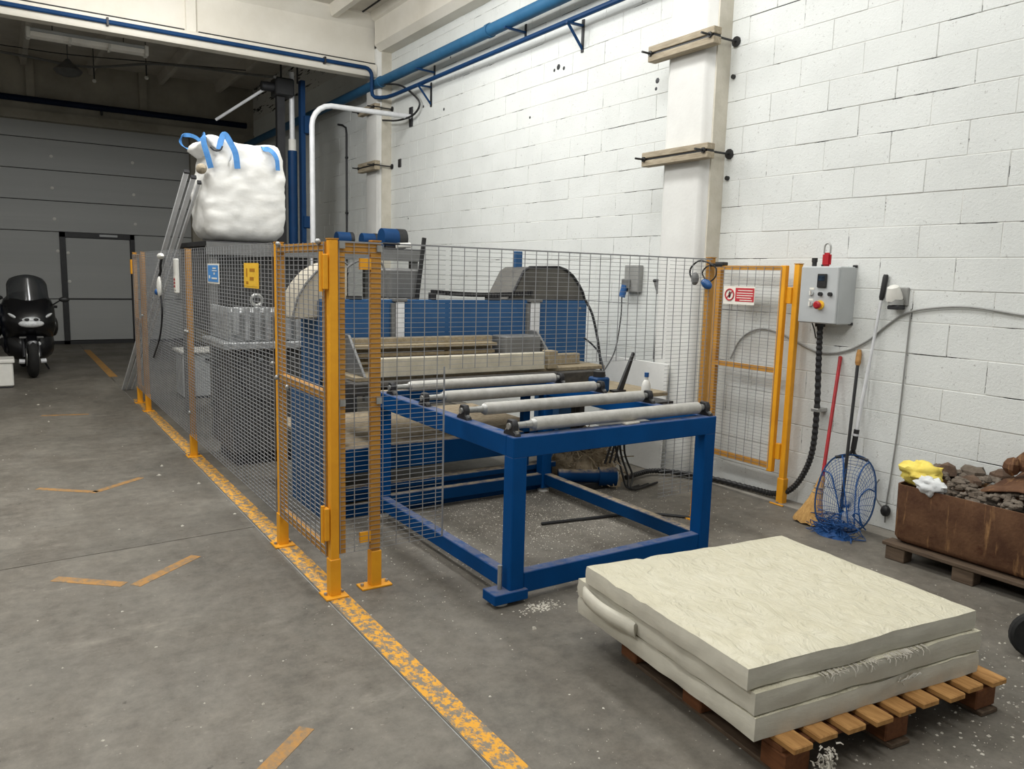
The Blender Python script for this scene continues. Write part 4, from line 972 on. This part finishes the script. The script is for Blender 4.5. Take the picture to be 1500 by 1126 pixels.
# broom
t = thing('broom', 'straw broom with red handle leaning on the wall', 'broom', (4.62, 3.25, 0))
a = Vector((4.72, 3.235, .33)); b = oX(1231, 524, 4.935)
MB().tube([a, b], .0125, 10).build('handle', mt['redl'], t)
MB().ball(b, .014, 8, 6).build('handle_tip', mt['redl'], t)
c0 = Vector((4.60, 3.24, .008))
ax = (a-c0)
mb = MB(); pf = [(1.0, .018, .014), (.85, .030, .02), (.7, .036, .026), (.5, .05, .034), (.3, .08, .042), (.12, .115, .05), (0.0, .12, .045)]
vs = []; nn = 18
for k, rx_, ry_ in pf:
    for j in range(nn):
        an = 2*PI*j/nn; w = 1+.10*noise.noise(Vector((j*1.7, k*4, 2)))
        vs.append(c0+ax*k+Vector((ry_*math.sin(an)*w, rx_*math.cos(an)*w, (.012 if k == 0 and j % 2 else 0))))
fs = [(i*nn+j, i*nn+(j+1) % nn, (i+1)*nn+(j+1) % nn, (i+1)*nn+j) for i in range(len(pf)-1) for j in range(nn)]+[tuple(range(nn)), tuple((len(pf)-1)*nn+j for j in range(nn))]
h = mb.add(vs, fs).build('brush_head', mt['straw'], t, smooth=60)
for k in (.66, .76): MB().tube([c0+ax*k+Vector((.030*math.sin(2*PI*j/14), .041*math.cos(2*PI*j/14), 0)) for j in range(14)], .004, 5, closed=True).build('binding', mt['timber'], h)
# black stick with wooden grip
t = thing('black_stick', 'black pole with wooden grip standing between broom and landing net', 'pole', (4.66, 3.12, 0))
b = oX(1259, 512, 4.93); a = Vector((4.69, 3.06, .0))
d = (b-a).normalized()
MB().tube([a, b-d*.10], .011, 8).build('shaft', mt['black'], t)
MB().tube([b-d*.11, b-d*.09, b-d*.03, b], .017, 10, radii=[.013, .019, .018, .012]).build('grip', mt['wood'], t)
# landing net
t = thing('landing_net', 'landing net with aluminium pole and blue mesh leaning on the wall', 'landing net', (4.70, 2.98, 0))
tp = oX(1298, 402, 4.93); nk = oX(1249, 662, 4.85)
d = (tp-nk).normalized()
MB().tube([nk+d*.10, nk+(tp-nk)*.5], .0125, 10).build('lower_pole', mt['alu'], t)
MB().tube([nk+(tp-nk)*.5, tp-d*.16], .0100, 10).build('upper_pole', mt['alu'], t)
MB().tube([tp-d*.17, tp-d*.15, tp-d*.02, tp], .017, 10, radii=[.012, .017, .018, .014]).build('grip', mt['black'], t)
MB().tube([nk+d*.02, nk+d*.16], .018, 10).build('socket', mt['black'], t)
MB().cyl(nk+d*.115, nk+d*.13, .02, 10).build('collar', mt['alu'], t)
base = Vector((4.56, 2.97, .015))
cen = (nk+base)/2
upv = (nk-base)/2; sd = Vector((-.105, .15, 0))
def hoop(a, k=1.0):
    # rounded rectangle loop
    ca, sa = math.cos(a), math.sin(a)
    e = .72; x = math.copysign(abs(ca)**e, ca); y = math.copysign(abs(sa)**e, sa)
    return cen+sd*x*k*(1-.12*max(0, y))+upv*y*k*.93
MB().tube([hoop(2*PI*i/36) for i in range(36)], .006, 8, closed=True).build('hoop', mt['pipen'], t)
for s in (.55, 1.0): pass
top = hoop(PI/2)
for s in (-1, 1): MB().tube(sp([nk+d*.03, nk-d*.02+sd*.12*s, hoop(PI/2-s*.55)]), .011, 8).build('yoke_arm', mt['black'], t)
# net bag, wires as one stuff part
nm = MB(); nrm = sd.cross(upv).normalized()
if nrm.x > 0: nrm = -nrm
def bagp(u, v):
    a = 2*PI*u
    k = 1-v; p = hoop(a, max(k, .0)**.8)
    sag = .10*math.sin(PI*min(1, v*.9))*(1-.3*math.sin(a))
    q = p+nrm*(sag*.7)+Vector((0, 0, -.13*v))
    q += Vector((noise.noise(q*9)*.02, noise.noise(q*9+Vector((5, 0, 0)))*.02, 0))
    q.z = max(q.z, .012); q.x = min(q.x, 4.93); return q
for i in range(40):
    nm.tube([bagp(i/40, v/9*.97) for v in range(10)], .0016, 3)
for v in range(1, 14):
    nm.tube([bagp(i/40, v/14*.97) for i in range(40)], .0016, 3, closed=True)
nm.build('net_mesh', mt['netb'], t, kind='stuff', smooth=0)
for k in range(5):
    a = k*.9+.4; pts = [hoop(a, .98)]
    pts += [hoop(a, .7)+nrm*.05, hoop(a, .45)+nrm*.07+Vector((0, 0, -.08)), Vector((4.62+.02*k, 2.99-.03*k, .05+.02*(k % 2)))]
    MB().tube(sp(pts), .005, 5).build('net_cord', mt['netb'], t)
gn = heap((4.55, 3.0, 0.0), .09, .13, .07, 21, 14)
for k in range(170):
    p = Vector((4.55+random.gauss(0, .035), 3.01+random.gauss(0, .065), .012+abs(random.gauss(0, .05))))
    q = [p+Vector((random.gauss(0, .03), random.gauss(0, .04), random.gauss(0, .02))) for _ in range(2)]
    for w in q: w.z = max(w.z, .006)
    gn.tube(sp([p]+q, 3), .0025, 4)
gn.build('gathered_net', mt['netb'], t, smooth=40, kind='stuff')

# ================================================================== RUSTY BIN ON PALLET
t = thing('old_pallet', 'old grey wooden pallet under the rusty bin', 'pallet', (4.68, 1.7, 0))
X0, X1, Yb0, Yb1 = 4.43, 4.94, .9, 2.60
for y in (Yb0+.0, (Yb0+Yb1)/2-.12, 2.06, Yb1-.14):
    for x in (X0+.02, X1-.12): MB().box(x, x+.09, y, y+.12, 0.0, .085).build('block', mt['woodg'], t, bevel=.004)
for x in (X0+.01, X0+.20, X1-.13): MB().box(x, x+.11, Yb0, Yb1, .085, .108).build('board', mt['woodg'], t, bevel=.003)
t = thing('rusty_bin', 'open rusted steel bin full of rubble standing by the wall', 'bin', (4.7, 1.75, .108))
b0 = (4.475, 4.935, .95, 2.575); zt = .475
def rrect(x0, x1, y0, y1, r, n=5):
    out = []
    for cx_, cy_, a0 in ((x1-r, y1-r, 0), (x0+r, y1-r, PI/2), (x0+r, y0+r, PI), (x1-r, y0+r, 1.5*PI)):
        for i in range(n+1):
            a = a0+PI/2*i/n; out.append((cx_+r*math.cos(a), cy_+r*math.sin(a)))
    return out
rings = [(.108, .05, .03), (.125, .02, .04), (.15, .006, .05), (zt, -.0, .05), (zt, .010, .045), (.16, .016, .045), (.135, .05, .03)]
vs = []; n0 = None
for z, ins, r in rings:
    ring = rrect(b0[0]+ins, b0[1]-ins, b0[2]+ins, b0[3]-ins, r); n0 = len(ring)
    for x, y in ring:
        dz = 0
        if z == zt: dz = .018*noise.noise(Vector((x*3, y*3, 0)))
        dx = .006*noise.noise(Vector((x*4, y*4, z*4)))
        vs.append((x+dx, y, z+dz))
fs = [(i*n0+j, i*n0+(j+1) % n0, (i+1)*n0+(j+1) % n0, (i+1)*n0+j) for i in range(len(rings)-1) for j in range(n0)]+[tuple(range(n0)), tuple((len(rings)-1)*n0+j for j in range(n0))]
MB().add(vs, fs).build('shell', mt['rust'], t, smooth=50)
# rubble
def chunk(mb, c, r, seed):
    n, m = 7, 5; vs = []
    for i in range(m+1):
        th = PI*(i+.05)/(m+.1)
        for j in range(n):
            p = Vector((math.sin(th)*math.cos(2*PI*j/n), math.sin(th)*math.sin(2*PI*j/n), -math.cos(th)))
            k = 1+.55*noise.noise(p*1.6+Vector((seed*3.1, seed, 0)))
            vs.append(Vector(c)+Vector((p.x*r[0], p.y*r[1], p.z*r[2]))*k)
    mb.add(vs, [(i*n+j, i*n+(j+1) % n, (i+1)*n+(j+1) % n, (i+1)*n+j) for i in range(m) for j in range(n)]+[tuple(range(n))[::-1], tuple(m*n+j for j in range(n))])
mb = MB().box(4.50, 4.91, .99, 2.54, .14, .40)
for i in range(900):
    x = random.uniform(4.51, 4.90); y = random.uniform(1.0, 2.53); r = random.uniform(.008, .024)
    z = .425+.12*max(0, math.sin((x-4.5)/.41*PI*.75))+.05*noise.noise(Vector((x*6, y*4, 0)))
    chunk(mb, (x, y, z), (r*1.3, r*random.uniform(.8, 1.5), r*.8), i)
o = mb.build('rubble', mt['rub'], smooth=25); o['kind'] = 'stuff'; tag(o, 'grey rubble and scrap filling the rusty bin', 'rubble')
bigs = [(4.72, 2.40, .57, .055, 'brown rock chunk behind the yellow cloth in the bin'), (4.83, 2.30, .57, .055, 'lumpy grey brown rock on the back of the bin heap'), (4.86, 2.16, .58, .05, 'dark brown lump halfway along the bin heap'), (4.70, 2.24, .55, .04, 'small brown lump in the middle of the bin heap')]
for i, (x, y, z, r, lb) in enumerate(bigs):
    mb = MB(); chunk(mb, (x, y, z-.02), (r, r*1.3, r*.85), 50+i)
    tag(mb.build('rock', mt['rubb'] if i != 1 else mt['rub'], smooth=25), lb, 'rock', 'larger lumps on the bin heap')
# bent rusty plate
n = 12; vs = []
for i in range(n+1):
    for j in range(n+1):
        u, v = i/n, j/n
        p = Vector((4.60+.33*u, 2.16-.62*v-.08*u, .50+.10*u+.035*math.sin(v*5)+.03*noise.noise(Vector((u*3, v*4, 5)))+.05*v))
        vs.append(p)
fs = [(i*(n+1)+j, (i+1)*(n+1)+j, (i+1)*(n+1)+j+1, i*(n+1)+j+1) for i in range(n) for j in range(n)]
o = MB().add(vs, fs).build('rusty_plate', mt['rust'], smooth=60); tag(o, 'bent rusty steel plate lying on top of the bin rubble', 'plate')
so = o.modifiers.new('thick', 'SOLIDIFY'); so.thickness = .008
mb = MB(); chunk(mb, (4.80, 2.0, .68), (.07, .06, .07), 77); chunk(mb, (4.78, 2.07, .65), (.05, .05, .05), 78); chunk(mb, (4.83, 1.93, .66), (.06, .08, .08), 79)
tag(mb.build('rusted_lump', mt['rust'], smooth=25), 'knobbly rusted metal lump on top of the bent plate', 'scrap metal')
def rag(c, r, seed, name, m, lb):
    mb = MB(); n, k = 28, 16; vs = []
    for i in range(k+1):
        th = PI*(i+.1)/(k+.2)
        for j in range(n):
            p = Vector((math.sin(th)*math.cos(2*PI*j/n), math.sin(th)*math.sin(2*PI*j/n), -math.cos(th)))
            f = 1+.45*noise.noise(p*1.9+Vector((seed, 0, 0)))+.26*noise.noise(p*4.3+Vector((seed, 2, 0)))
            vs.append(Vector(c)+Vector((p.x*r[0], p.y*r[1], p.z*r[2]))*f)
    mb.add(vs, [(i*n+j, i*n+(j+1) % n, (i+1)*n+(j+1) % n, (i+1)*n+j) for i in range(k) for j in range(n)]+[tuple(range(n))[::-1], tuple(k*n+j for j in range(n))])
    return tag(mb.build(name, mt[m], smooth=70), lb, 'cloth')
rag((4.56, 2.47, .545), (.085, .12, .065), 3, 'yellow_cloth', 'yrag', 'crumpled bright yellow cloth on the corner of the rusty bin')
rag((4.505, 2.375, .495), (.05, .085, .05), 9, 'white_cloth', 'wrag', 'crumpled white cloth below the yellow one on the bin rim')

# ================================================================== FOAM SLABS ON PALLET
def quad_slab(q, z0, z1, seed, top_m, chips=()):
    n = 30; h = 4
    def P(u, v): return (Vector(q[0])*(1-u)*(1-v)+Vector(q[1])*u*(1-v)+Vector(q[2])*u*v+Vector(q[3])*(1-u)*v)
    t_ = MB(); vs = []
    def edge(u, v, p):
        d = Vector((0, 0))
        amp = .010*noise.noise(Vector((u*4, v*4, seed)))+.004*noise.noise(Vector((u*14, v*14, seed)))
        c = Vector(((q[0][0]+q[2][0])/2, (q[0][1]+q[2][1])/2)); return p+(p-c).normalized()*amp
    for i in range(n+1):
        for j in range(n+1):
            u, v = i/n, j/n; p = P(u, v)
            e = min(u, v, 1-u, 1-v)
            if e == 0: p = edge(u, v, p)
            z = z1+.004*noise.noise(Vector((u*5, v*5, seed)))+.003*noise.noise(Vector((u*13, v*13, seed)))-(.005 if e == 0 else 0)
            for cu, cv, cr, cd in chips:
                r = math.hypot(u-cu, v-cv)
                if r < cr: z -= cd*(1-r/cr)
            vs.append((p.x, p.y, z))
    t_.add(vs, [(i*(n+1)+j, (i+1)*(n+1)+j, (i+1)*(n+1)+j+1, i*(n+1)+j+1) for i in range(n) for j in range(n)])
    per = [(i/n, 0) for i in range(n)]+[(1, j/n) for j in range(n)]+[(1-i/n, 1) for i in range(n)]+[(0, 1-j/n) for j in range(n)]
    s_ = MB(); vs = []; m_ = len(per)
    for k in range(h+1):
        for (u, v) in per:
            p = edge(u, v, P(u, v)); w = .005*noise.noise(Vector((u*8, v*8, seed+k)))
            c = Vector(((q[0][0]+q[2][0])/2, (q[0][1]+q[2][1])/2)); p = p+(p-c).normalized()*(w+.004*math.sin(PI*k/h))
            zz = z1+.004*noise.noise(Vector((u*5, v*5, seed)))+.003*noise.noise(Vector((u*13, v*13, seed)))-.005
            for cu, cv, cr, cd in chips:
                r = math.hypot(u-cu, v-cv)
                if r < cr: zz -= cd*(1-r/cr)
            s_.v.append(Vector((p.x, p.y, z0+(zz-z0)*k/h)))
    s_.f = [(k*m_+j, k*m_+(j+1) % m_, (k+1)*m_+(j+1) % m_, (k+1)*m_+j) for k in range(h) for j in range(m_)]+[tuple(range(m_))[::-1]]
    return t_, s_
def slab_thing(q, z0, z1, seed, lb, chips=()):
    c = sum((Vector(p) for p in q), Vector((0, 0)))/4
    t = thing('foam_slab', lb, 'foam slab', (c.x, c.y, z0), 'foam slabs stacked on the pallet')
    a, b = quad_slab(q, z0, z1, seed, None, chips)
    a.build('top_skin', mt['foam'], t, smooth=60); b.build('cut_sides', mt['foams'], t, smooth=50)
    return t
Z0 = .146; TH = .086
s1 = slab_thing([(2.006, 1.548), (3.158, 1.414), (3.265, 2.49), (2.120, 2.632)], Z0, Z0+TH, 1.3, 'bottom cream foam slab of three, resting on the pallet')
s2 = slab_thing([(2.004, 1.553), (3.166, 1.416), (3.255, 2.47), (2.108, 2.625)], Z0+TH+.002, Z0+2*TH, 5.7, 'middle cream foam slab with a torn flap on its side')
s3 = slab_thing([(1.985, 1.573), (3.148, 1.432), (3.214, 2.405), (2.09, 2.556)], Z0+2*TH+.002, Z0+3*TH-.004, 9.1, 'top cream foam slab with rough wavy skin', chips=((0, .62, .04, .012), (0, .78, .03, .010), (.27, 1, .02, .01)))
# torn flap
fpts = []
mbf = MB(); vs = []; n = 14
for i in range(n+1):
    u = i/n; y = 2.545-.36*u; x = 2.098-.105*u*.36/.36*.36-.022-.016*math.sin(PI*u); x = 2.0985-.105*(2.6-y)-.030*math.sin(PI*min(1, .15+u))-.004
    zt_ = Z0+2*TH-.004-.022*u; zb_ = Z0+TH+.012-.012*math.sin(PI*u*.5)-.005*u
    w = .022*(1 if .0 < u < 1 else .4)
    for k in range(8):
        a = 2*PI*k/8; vs.append((x-w*math.cos(a), y+.004*math.sin(a*2), (zt_+zb_)/2+(zt_-zb_)/2*math.sin(a)))
fs = [(i*8+k, i*8+(k+1) % 8, i*8+8+(k+1) % 8, i*8+8+k) for i in range(n) for k in range(8)]+[tuple(range(8)), tuple(n*8+k for k in range(8))]
lab(mbf.add(vs, fs).build('torn_flap', mt['foams'], s2, smooth=70), 'torn foam flap')
# frayed shreds on the front edge of the middle slab
sh = MB()
for i in range(60):
    u = random.choice((random.gauss(.42, .05), random.gauss(.55, .06), random.gauss(.30, .03), random.uniform(.6, .72)))
    p = Vector((2.004+(3.166-2.004)*u, 1.553+(1.416-1.553)*u-.006, Z0+2*TH-.004))
    q = p+Vector((random.uniform(-.02, .02), random.uniform(-.02, -.004), random.uniform(-.03, .006)))
    sh.tube([p+Vector((0, .02, .002)), p, (p+q)/2+Vector((0, -.004, .003)), q], .003, 4, r1=.0012)
sh.build('frayed_shreds', mt['crumb'], s2, kind='stuff')
sh = MB()
for i in range(12):
    u = random.gauss(.62, .03); p = Vector((2.006+1.152*u, 1.548-.134*u-.008, Z0+TH*.75)); sh.tube([p, p+Vector((random.uniform(.0, .05), -.004, random.uniform(-.02, .02)))], .003, 4)
sh.build('frayed_shreds', mt['crumb'], s1, kind='stuff')
# pallet
a_ = math.atan2(1.414-1.548, 3.158-2.006)
PM = Matrix.Translation((2.09, 1.468, 0)) @ Matrix.Rotation(a_, 4, 'Z')
t = thing('euro_pallet', 'wooden pallet with orange pine boards under the foam slabs', 'pallet', (2.65, 1.9, 0))
PW, PD = 1.13, .98
nb = 9
for i in range(nb):
    x = i*(PW-.085)/(nb-1)
    MB(PM).box(x, x+.088, -.012+random.uniform(-.012, .008), PD, .122, .1455).build('deck_board', mt['wood'], t, bevel=.004)
for y in (.035, PD/2-.05, PD-.12): MB(PM).box(0, PW, y, y+.10, .10, .122).build('stringer_board', mt['woodd'], t, bevel=.003)
for x in (0, PW/2-.07, PW-.12):
    for y in (.02, PD/2-.05, PD-.12): MB(PM).box(x, x+.12, y, y+.11, .018, .10).build('block', mt['woodd'], t, bevel=.005)
    MB(PM).box(x+.01, x+.11, .0, PD, 0, .018).build('bottom_board', mt['woodg'], t, bevel=.003)
# foam shreds hanging at the pallet corner
sh = MB()
for i in range(90):
    u = random.random(); p = PM @ Vector((.14+random.gauss(0, .018), -.03+random.gauss(0, .01), .12*(1-u)+.004))
    q = p+Vector((random.uniform(-.02, .02), random.uniform(-.02, .02), random.uniform(-.02, .01))); q.z = max(q.z, .003)
    sh.tube([p, (p+q)/2+Vector((.003, 0, .004)), q], .004, 4, r1=.002)
o = sh.build('foam_shreds', mt['crumb']); o['kind'] = 'stuff'; tag(o, 'white foam shreds hanging from the pallet corner to the floor', 'foam shreds')
mb = heap((3.22, 2.30, 0), .07, .10, .05, 31, 14)
M2 = heap((3.30, 2.62, 0), .09, .12, .05, 33, 14)
o = M2.build('foam_scrap', mt['crumb'], smooth=50); tag(o, 'rough pale foam scrap on the floor behind the slab stack', 'scrap')

# ================================================================== TROLLEY WHEEL AT THE RIGHT
t = thing('trolley', 'black rubber trolley wheel on its steel fork', 'trolley', (4.0, 1.5, 0))
wc = Vector(oZ(1516, 930, .105))
Rw = Matrix.Rotation(-.8, 3, 'Z')
MB().lathe([(.06, -.022), (.095, -.024), (.105, -.012), (.105, .012), (.095, .024), (.06, .022)], wc, 24, Rw @ Matrix.Rotation(PI/2, 3, 'X')).build('tyre', mt['rubber'], t)
MB().lathe([(.0, -.026), (.03, -.026), (.06, -.02), (.06, .02), (.03, .026), (.0, .026)], wc, 18, Rw @ Matrix.Rotation(PI/2, 3, 'X')).build('hub', mt['dark'], t)
MB().bar(wc+Rw @ Vector((0, .036, 0)), Vector((4.09, 1.50, .235)), .03, .006, (0, 1, 0)).build('fork_arm', mt['dark'], t)
MB().box(4.05, 4.38, .75, 1.52, .23, .255).build('deck', mt['dark'], t, bevel=.006)
for x, y in ((4.12, .85), (4.32, .85)):
    MB().lathe([(.06, -.02), (.1, -.022), (.105, 0), (.1, .022), (.06, .02)], (x, y, .105), 20, Matrix.Rotation(PI/2, 3, 'Y')).cyl((x, y, .1), (x, y, .231), .012, 8).build('wheel', mt['rubber'], t)

# ================================================================== MOTORCYCLES
def section(mb, rings, n=20, M=None):
    vs = []
    for (y, zc, hw, hh, e) in rings:
        for j in range(n):
            a = 2*PI*j/n; ca, sa = math.cos(a), math.sin(a)
            vs.append((math.copysign(abs(ca)**e, ca)*hw, y, zc+math.copysign(abs(sa)**e, sa)*hh))
    k = len(rings)
    return mb.add(vs, [(i*n+j, i*n+(j+1) % n, (i+1)*n+(j+1) % n, (i+1)*n+j) for i in range(k-1) for j in range(n)]+[tuple(range(n))[::-1], tuple((k-1)*n+j for j in range(n))])
def motorcycle(x, y, rz, body, lb):
    M = Matrix.Translation((x, y, 0)) @ Matrix.Rotation(rz, 4, 'Z')
    t = thing('motor_scooter', lb, 'motor scooter', (x, y, 0), 'scooters parked by the sectional door')
    b = mt[body]
    def mbn(): return MB(M)
    for yy, nm in ((0, 'front_wheel'), (1.45, 'rear_wheel')):
        w = mbn().torus((0, yy, .30), .235, .065, 0, 28, 12).build(nm, mt['rubber'], t)
        mbn().lathe([(.0, -.05), (.06, -.05), (.08, -.02), (.19, -.03), (.19, .03), (.08, .02), (.06, .05), (.0, .05)], (0, yy, .30), 20, Matrix.Rotation(PI/2, 3, 'Y')).build('rim', mt['dark'], w)
    for s in (-1, 1):
        mbn().cyl((s*.095, 0, .30), (s*.095, .16, .78), .026, 10).build('fork_leg', mt['dark'], t)
        mbn().cyl((s*.10, -.03, .24), (s*.17, -.03, .245), .035, 10).build('brake_caliper', mt['alu'], t)
        mbn().lathe([(.05, -.004), (.13, -.004), (.13, .004), (.05, .004)], (s*.075, 0, .30), 20, Matrix.Rotation(PI/2, 3, 'Y')).build('brake_disc', mt['steel'], t)
    section(mbn(), [(-.22, .46, .02, .015, .7), (-.18, .50, .075, .05, .7), (0, .57, .085, .07, .7), (.18, .58, .085, .06, .7), (.3, .52, .06, .04, .7)]).build('front_mudguard', b, t)
    f = section(mbn(), [(-.16, .80, .03, .03, .8), (-.13, .80, .17, .10, .75), (-.02, .84, .27, .22, .75), (.12, .86, .33, .32, .7), (.28, .84, .35, .40, .7), (.42, .80, .34, .42, .65), (.55, .70, .28, .40, .65)]).build('front_fairing', b, t, smooth=60)
    section(mbn(), [(.05, .40, .10, .06, .7), (.1, .46, .24, .18, .7), (.3, .48, .32, .26, .7), (.5, .45, .30, .25, .7)]).build('leg_shield', b, t, smooth=60)
    section(mbn(), [(.5, .40, .22, .14, .6), (1.0, .42, .22, .16, .6), (1.15, .55, .24, .26, .6), (1.6, .66, .20, .20, .6), (1.95, .76, .10, .08, .6)]).build('rear_body', b, t, smooth=60)
    section(mbn(), [(.75, .72, .10, .03, .6), (.85, .76, .16, .06, .6), (1.3, .80, .17, .07, .6), (1.75, .92, .13, .06, .6), (1.85, .92, .06, .03, .6)]).build('seat', mt['rubber'], t, smooth=60)
    # headlamp cluster
    mbn().ball((0, -.115, .79), (.165, .08, .060), 18, 10).build('headlamp', mt['lens'], t)
    mbn().ball((0, -.125, .845), (.12, .06, .042), 14, 8).build('upper_lamp', mt['lens'], t)
    for s in (-1, 1):
        mbn().ball((s*.055, -.175, .85), (.034, .02, .02), 10, 6).build('lamp_bezel', mt['black'], t)
        mbn().ball((s*.215, -.06, .895), (.07, .05, .022), 10, 6, Matrix.Rotation(-s*.6, 3, 'Y')).build('indicator', mt['lens'], t)
        mbn().box(s*.10-.05, s*.10+.05, -.06, .0, .575, .60).build('lower_grille', mt['greyd'], t, bevel=.006)
        st = mbn().tube(sp([(s*.30, .30, 1.02), (s*.38, .26, 1.08), (s*.44, .25, 1.12)]), .011, 6).build('mirror_stalk', mt['black'], t)
        mbn().ball((s*.47, .24, 1.12), (.075, .03, .04), 10, 6).build('mirror', mt['black'], st)
        mbn().cyl((s*.12, .42, 1.02), (s*.36, .48, 1.00), .016, 8).build('handlebar', mt['black'], t)
        mbn().cyl((s*.25, .47, 1.01), (s*.40, .49, 1.0), .02, 8).build('grip', mt['rubber'], t)
        section(mbn(), [(1.05, .58, .04, .04, .6), (1.1, .58, .09, .17, .6), (1.7, .62, .09, .18, .6), (1.75, .62, .04, .06, .6)], M=None).build('pannier', b, t, smooth=60) if False else None
        mbn().ball((s*.36, .72, .70), (.07, .18, .16), 10, 8).build('side_pannier', b, t)
    mbn().ball((.08, -.10, .50), (.03, .02, .03), 8, 6).build('fog_lamp', mt['lens'], t)
    # windscreen
    ws = MB(M); vs = []; n1, n2 = 12, 8
    for i in range(n1+1):
        u = i/n1*2-1
        for j in range(n2+1):
            v = j/n2; w = .265*(1-.06*v)*(1-.16*max(0, v-.8)/.2)
            if v > .85: pass
            vs.append((u*w, .02+.10*u*u+.16*v, 1.05+.43*v-.05*u*u*v*v*1.2))
    ws.add(vs, [(i*(n2+1)+j, (i+1)*(n2+1)+j, (i+1)*(n2+1)+j+1, i*(n2+1)+j+1) for i in range(n1) for j in range(n2)])
    o = ws.build('windscreen', mt['screen'], t, smooth=80); mo = o.modifiers.new('thick', 'SOLIDIFY'); mo.thickness = .004
    mbn().cyl((.16, .9, .28), (.30, .95, .0), .014, 8).build('side_stand', mt['dark'], t)
    mbn().cyl((-.22, 1.1, .30), (-.24, 1.75, .40), .055, 12).build('exhaust', mt['dark'], t)
    return t
motorcycle(.335, 13.22, .06, 'bike', 'black touring scooter with smoked windscreen facing into the hall')
motorcycle(-.52, 13.9, .0, 'bikeb', 'navy touring scooter parked beside the black one')
t = thing('white_crate', 'white plastic crate on the floor in front of the scooters', 'crate', (-.07, 12.35, 0))
MB().box(-.35, .085, 12.2, 12.6, .02, .36).build('body', mt['white'], t, bevel=.015)
MB().box(-.37, .105, 12.18, 12.62, .33, .38).build('rim', mt['white'], t, bevel=.01)
MB().box(-.33, .07, 12.22, 12.58, 0, .02).build('foot', mt['dark'], t)

# ================================================================== FLOOR CRUMBS
mb = MB()
def crumb(x, y, r):
    z = 0; a = random.uniform(0, 6.3); vs = []
    for k in range(4): vs.append((x+r*math.cos(a+k*PI/2)*random.uniform(.6, 1.3), y+r*math.sin(a+k*PI/2)*random.uniform(.5, 1.2), z))
    vs.append((x, y, r*random.uniform(.4, .9)))
    mb.add(vs, [(0, 1, 4), (1, 2, 4), (2, 3, 4), (3, 0, 4), (3, 2, 1, 0)])
def ok(x, y): return not (4.78 < x) and not (3.88 < x < 3.99 and 1.4 < y < 1.6)
for _ in range(4200):
    x, y = random.gauss(3.0, .6), random.gauss(4.2, .5)
    if ok(x, y) and x > 1.45: crumb(x, y, .0018+.005*random.random()**3)
for _ in range(900):
    x, y = random.uniform(1.45, 4.7), random.uniform(1.0, 4.2)
    if ok(x, y): crumb(x, y, .0018+.006*random.random()**4)
for _ in range(700):
    x, y = random.gauss(3.3, .5), random.gauss(1.35, .3)
    if ok(x, y): crumb(x, y, .002+.008*random.random()**3)
for _ in range(260):
    x, y = random.uniform(-.3, 1.5), random.uniform(1.5, 12)
    crumb(x, y, .002+.007*random.random()**4)
for x, y in ((.35, 9.4), (.98, 6.6), (.9, 5.2), (1.25, 5.3), (1.05, 6.9), (1.2, 6.2), (.3, 10.6), (.2, 11.5), (.55, 11.9), (3.35, 1.28), (2.03, 2.85)):
    crumb(x, y, .016)
for _ in range(140):
    x, y = random.gauss(2.20, .06), random.gauss(3.04, .025); crumb(x, y, random.uniform(.003, .009))
o = mb.build('foam_crumbs', mt['crumb'], smooth=0); o['kind'] = 'stuff'; tag(o, 'white foam crumbs scattered over the concrete floor', 'crumbs')
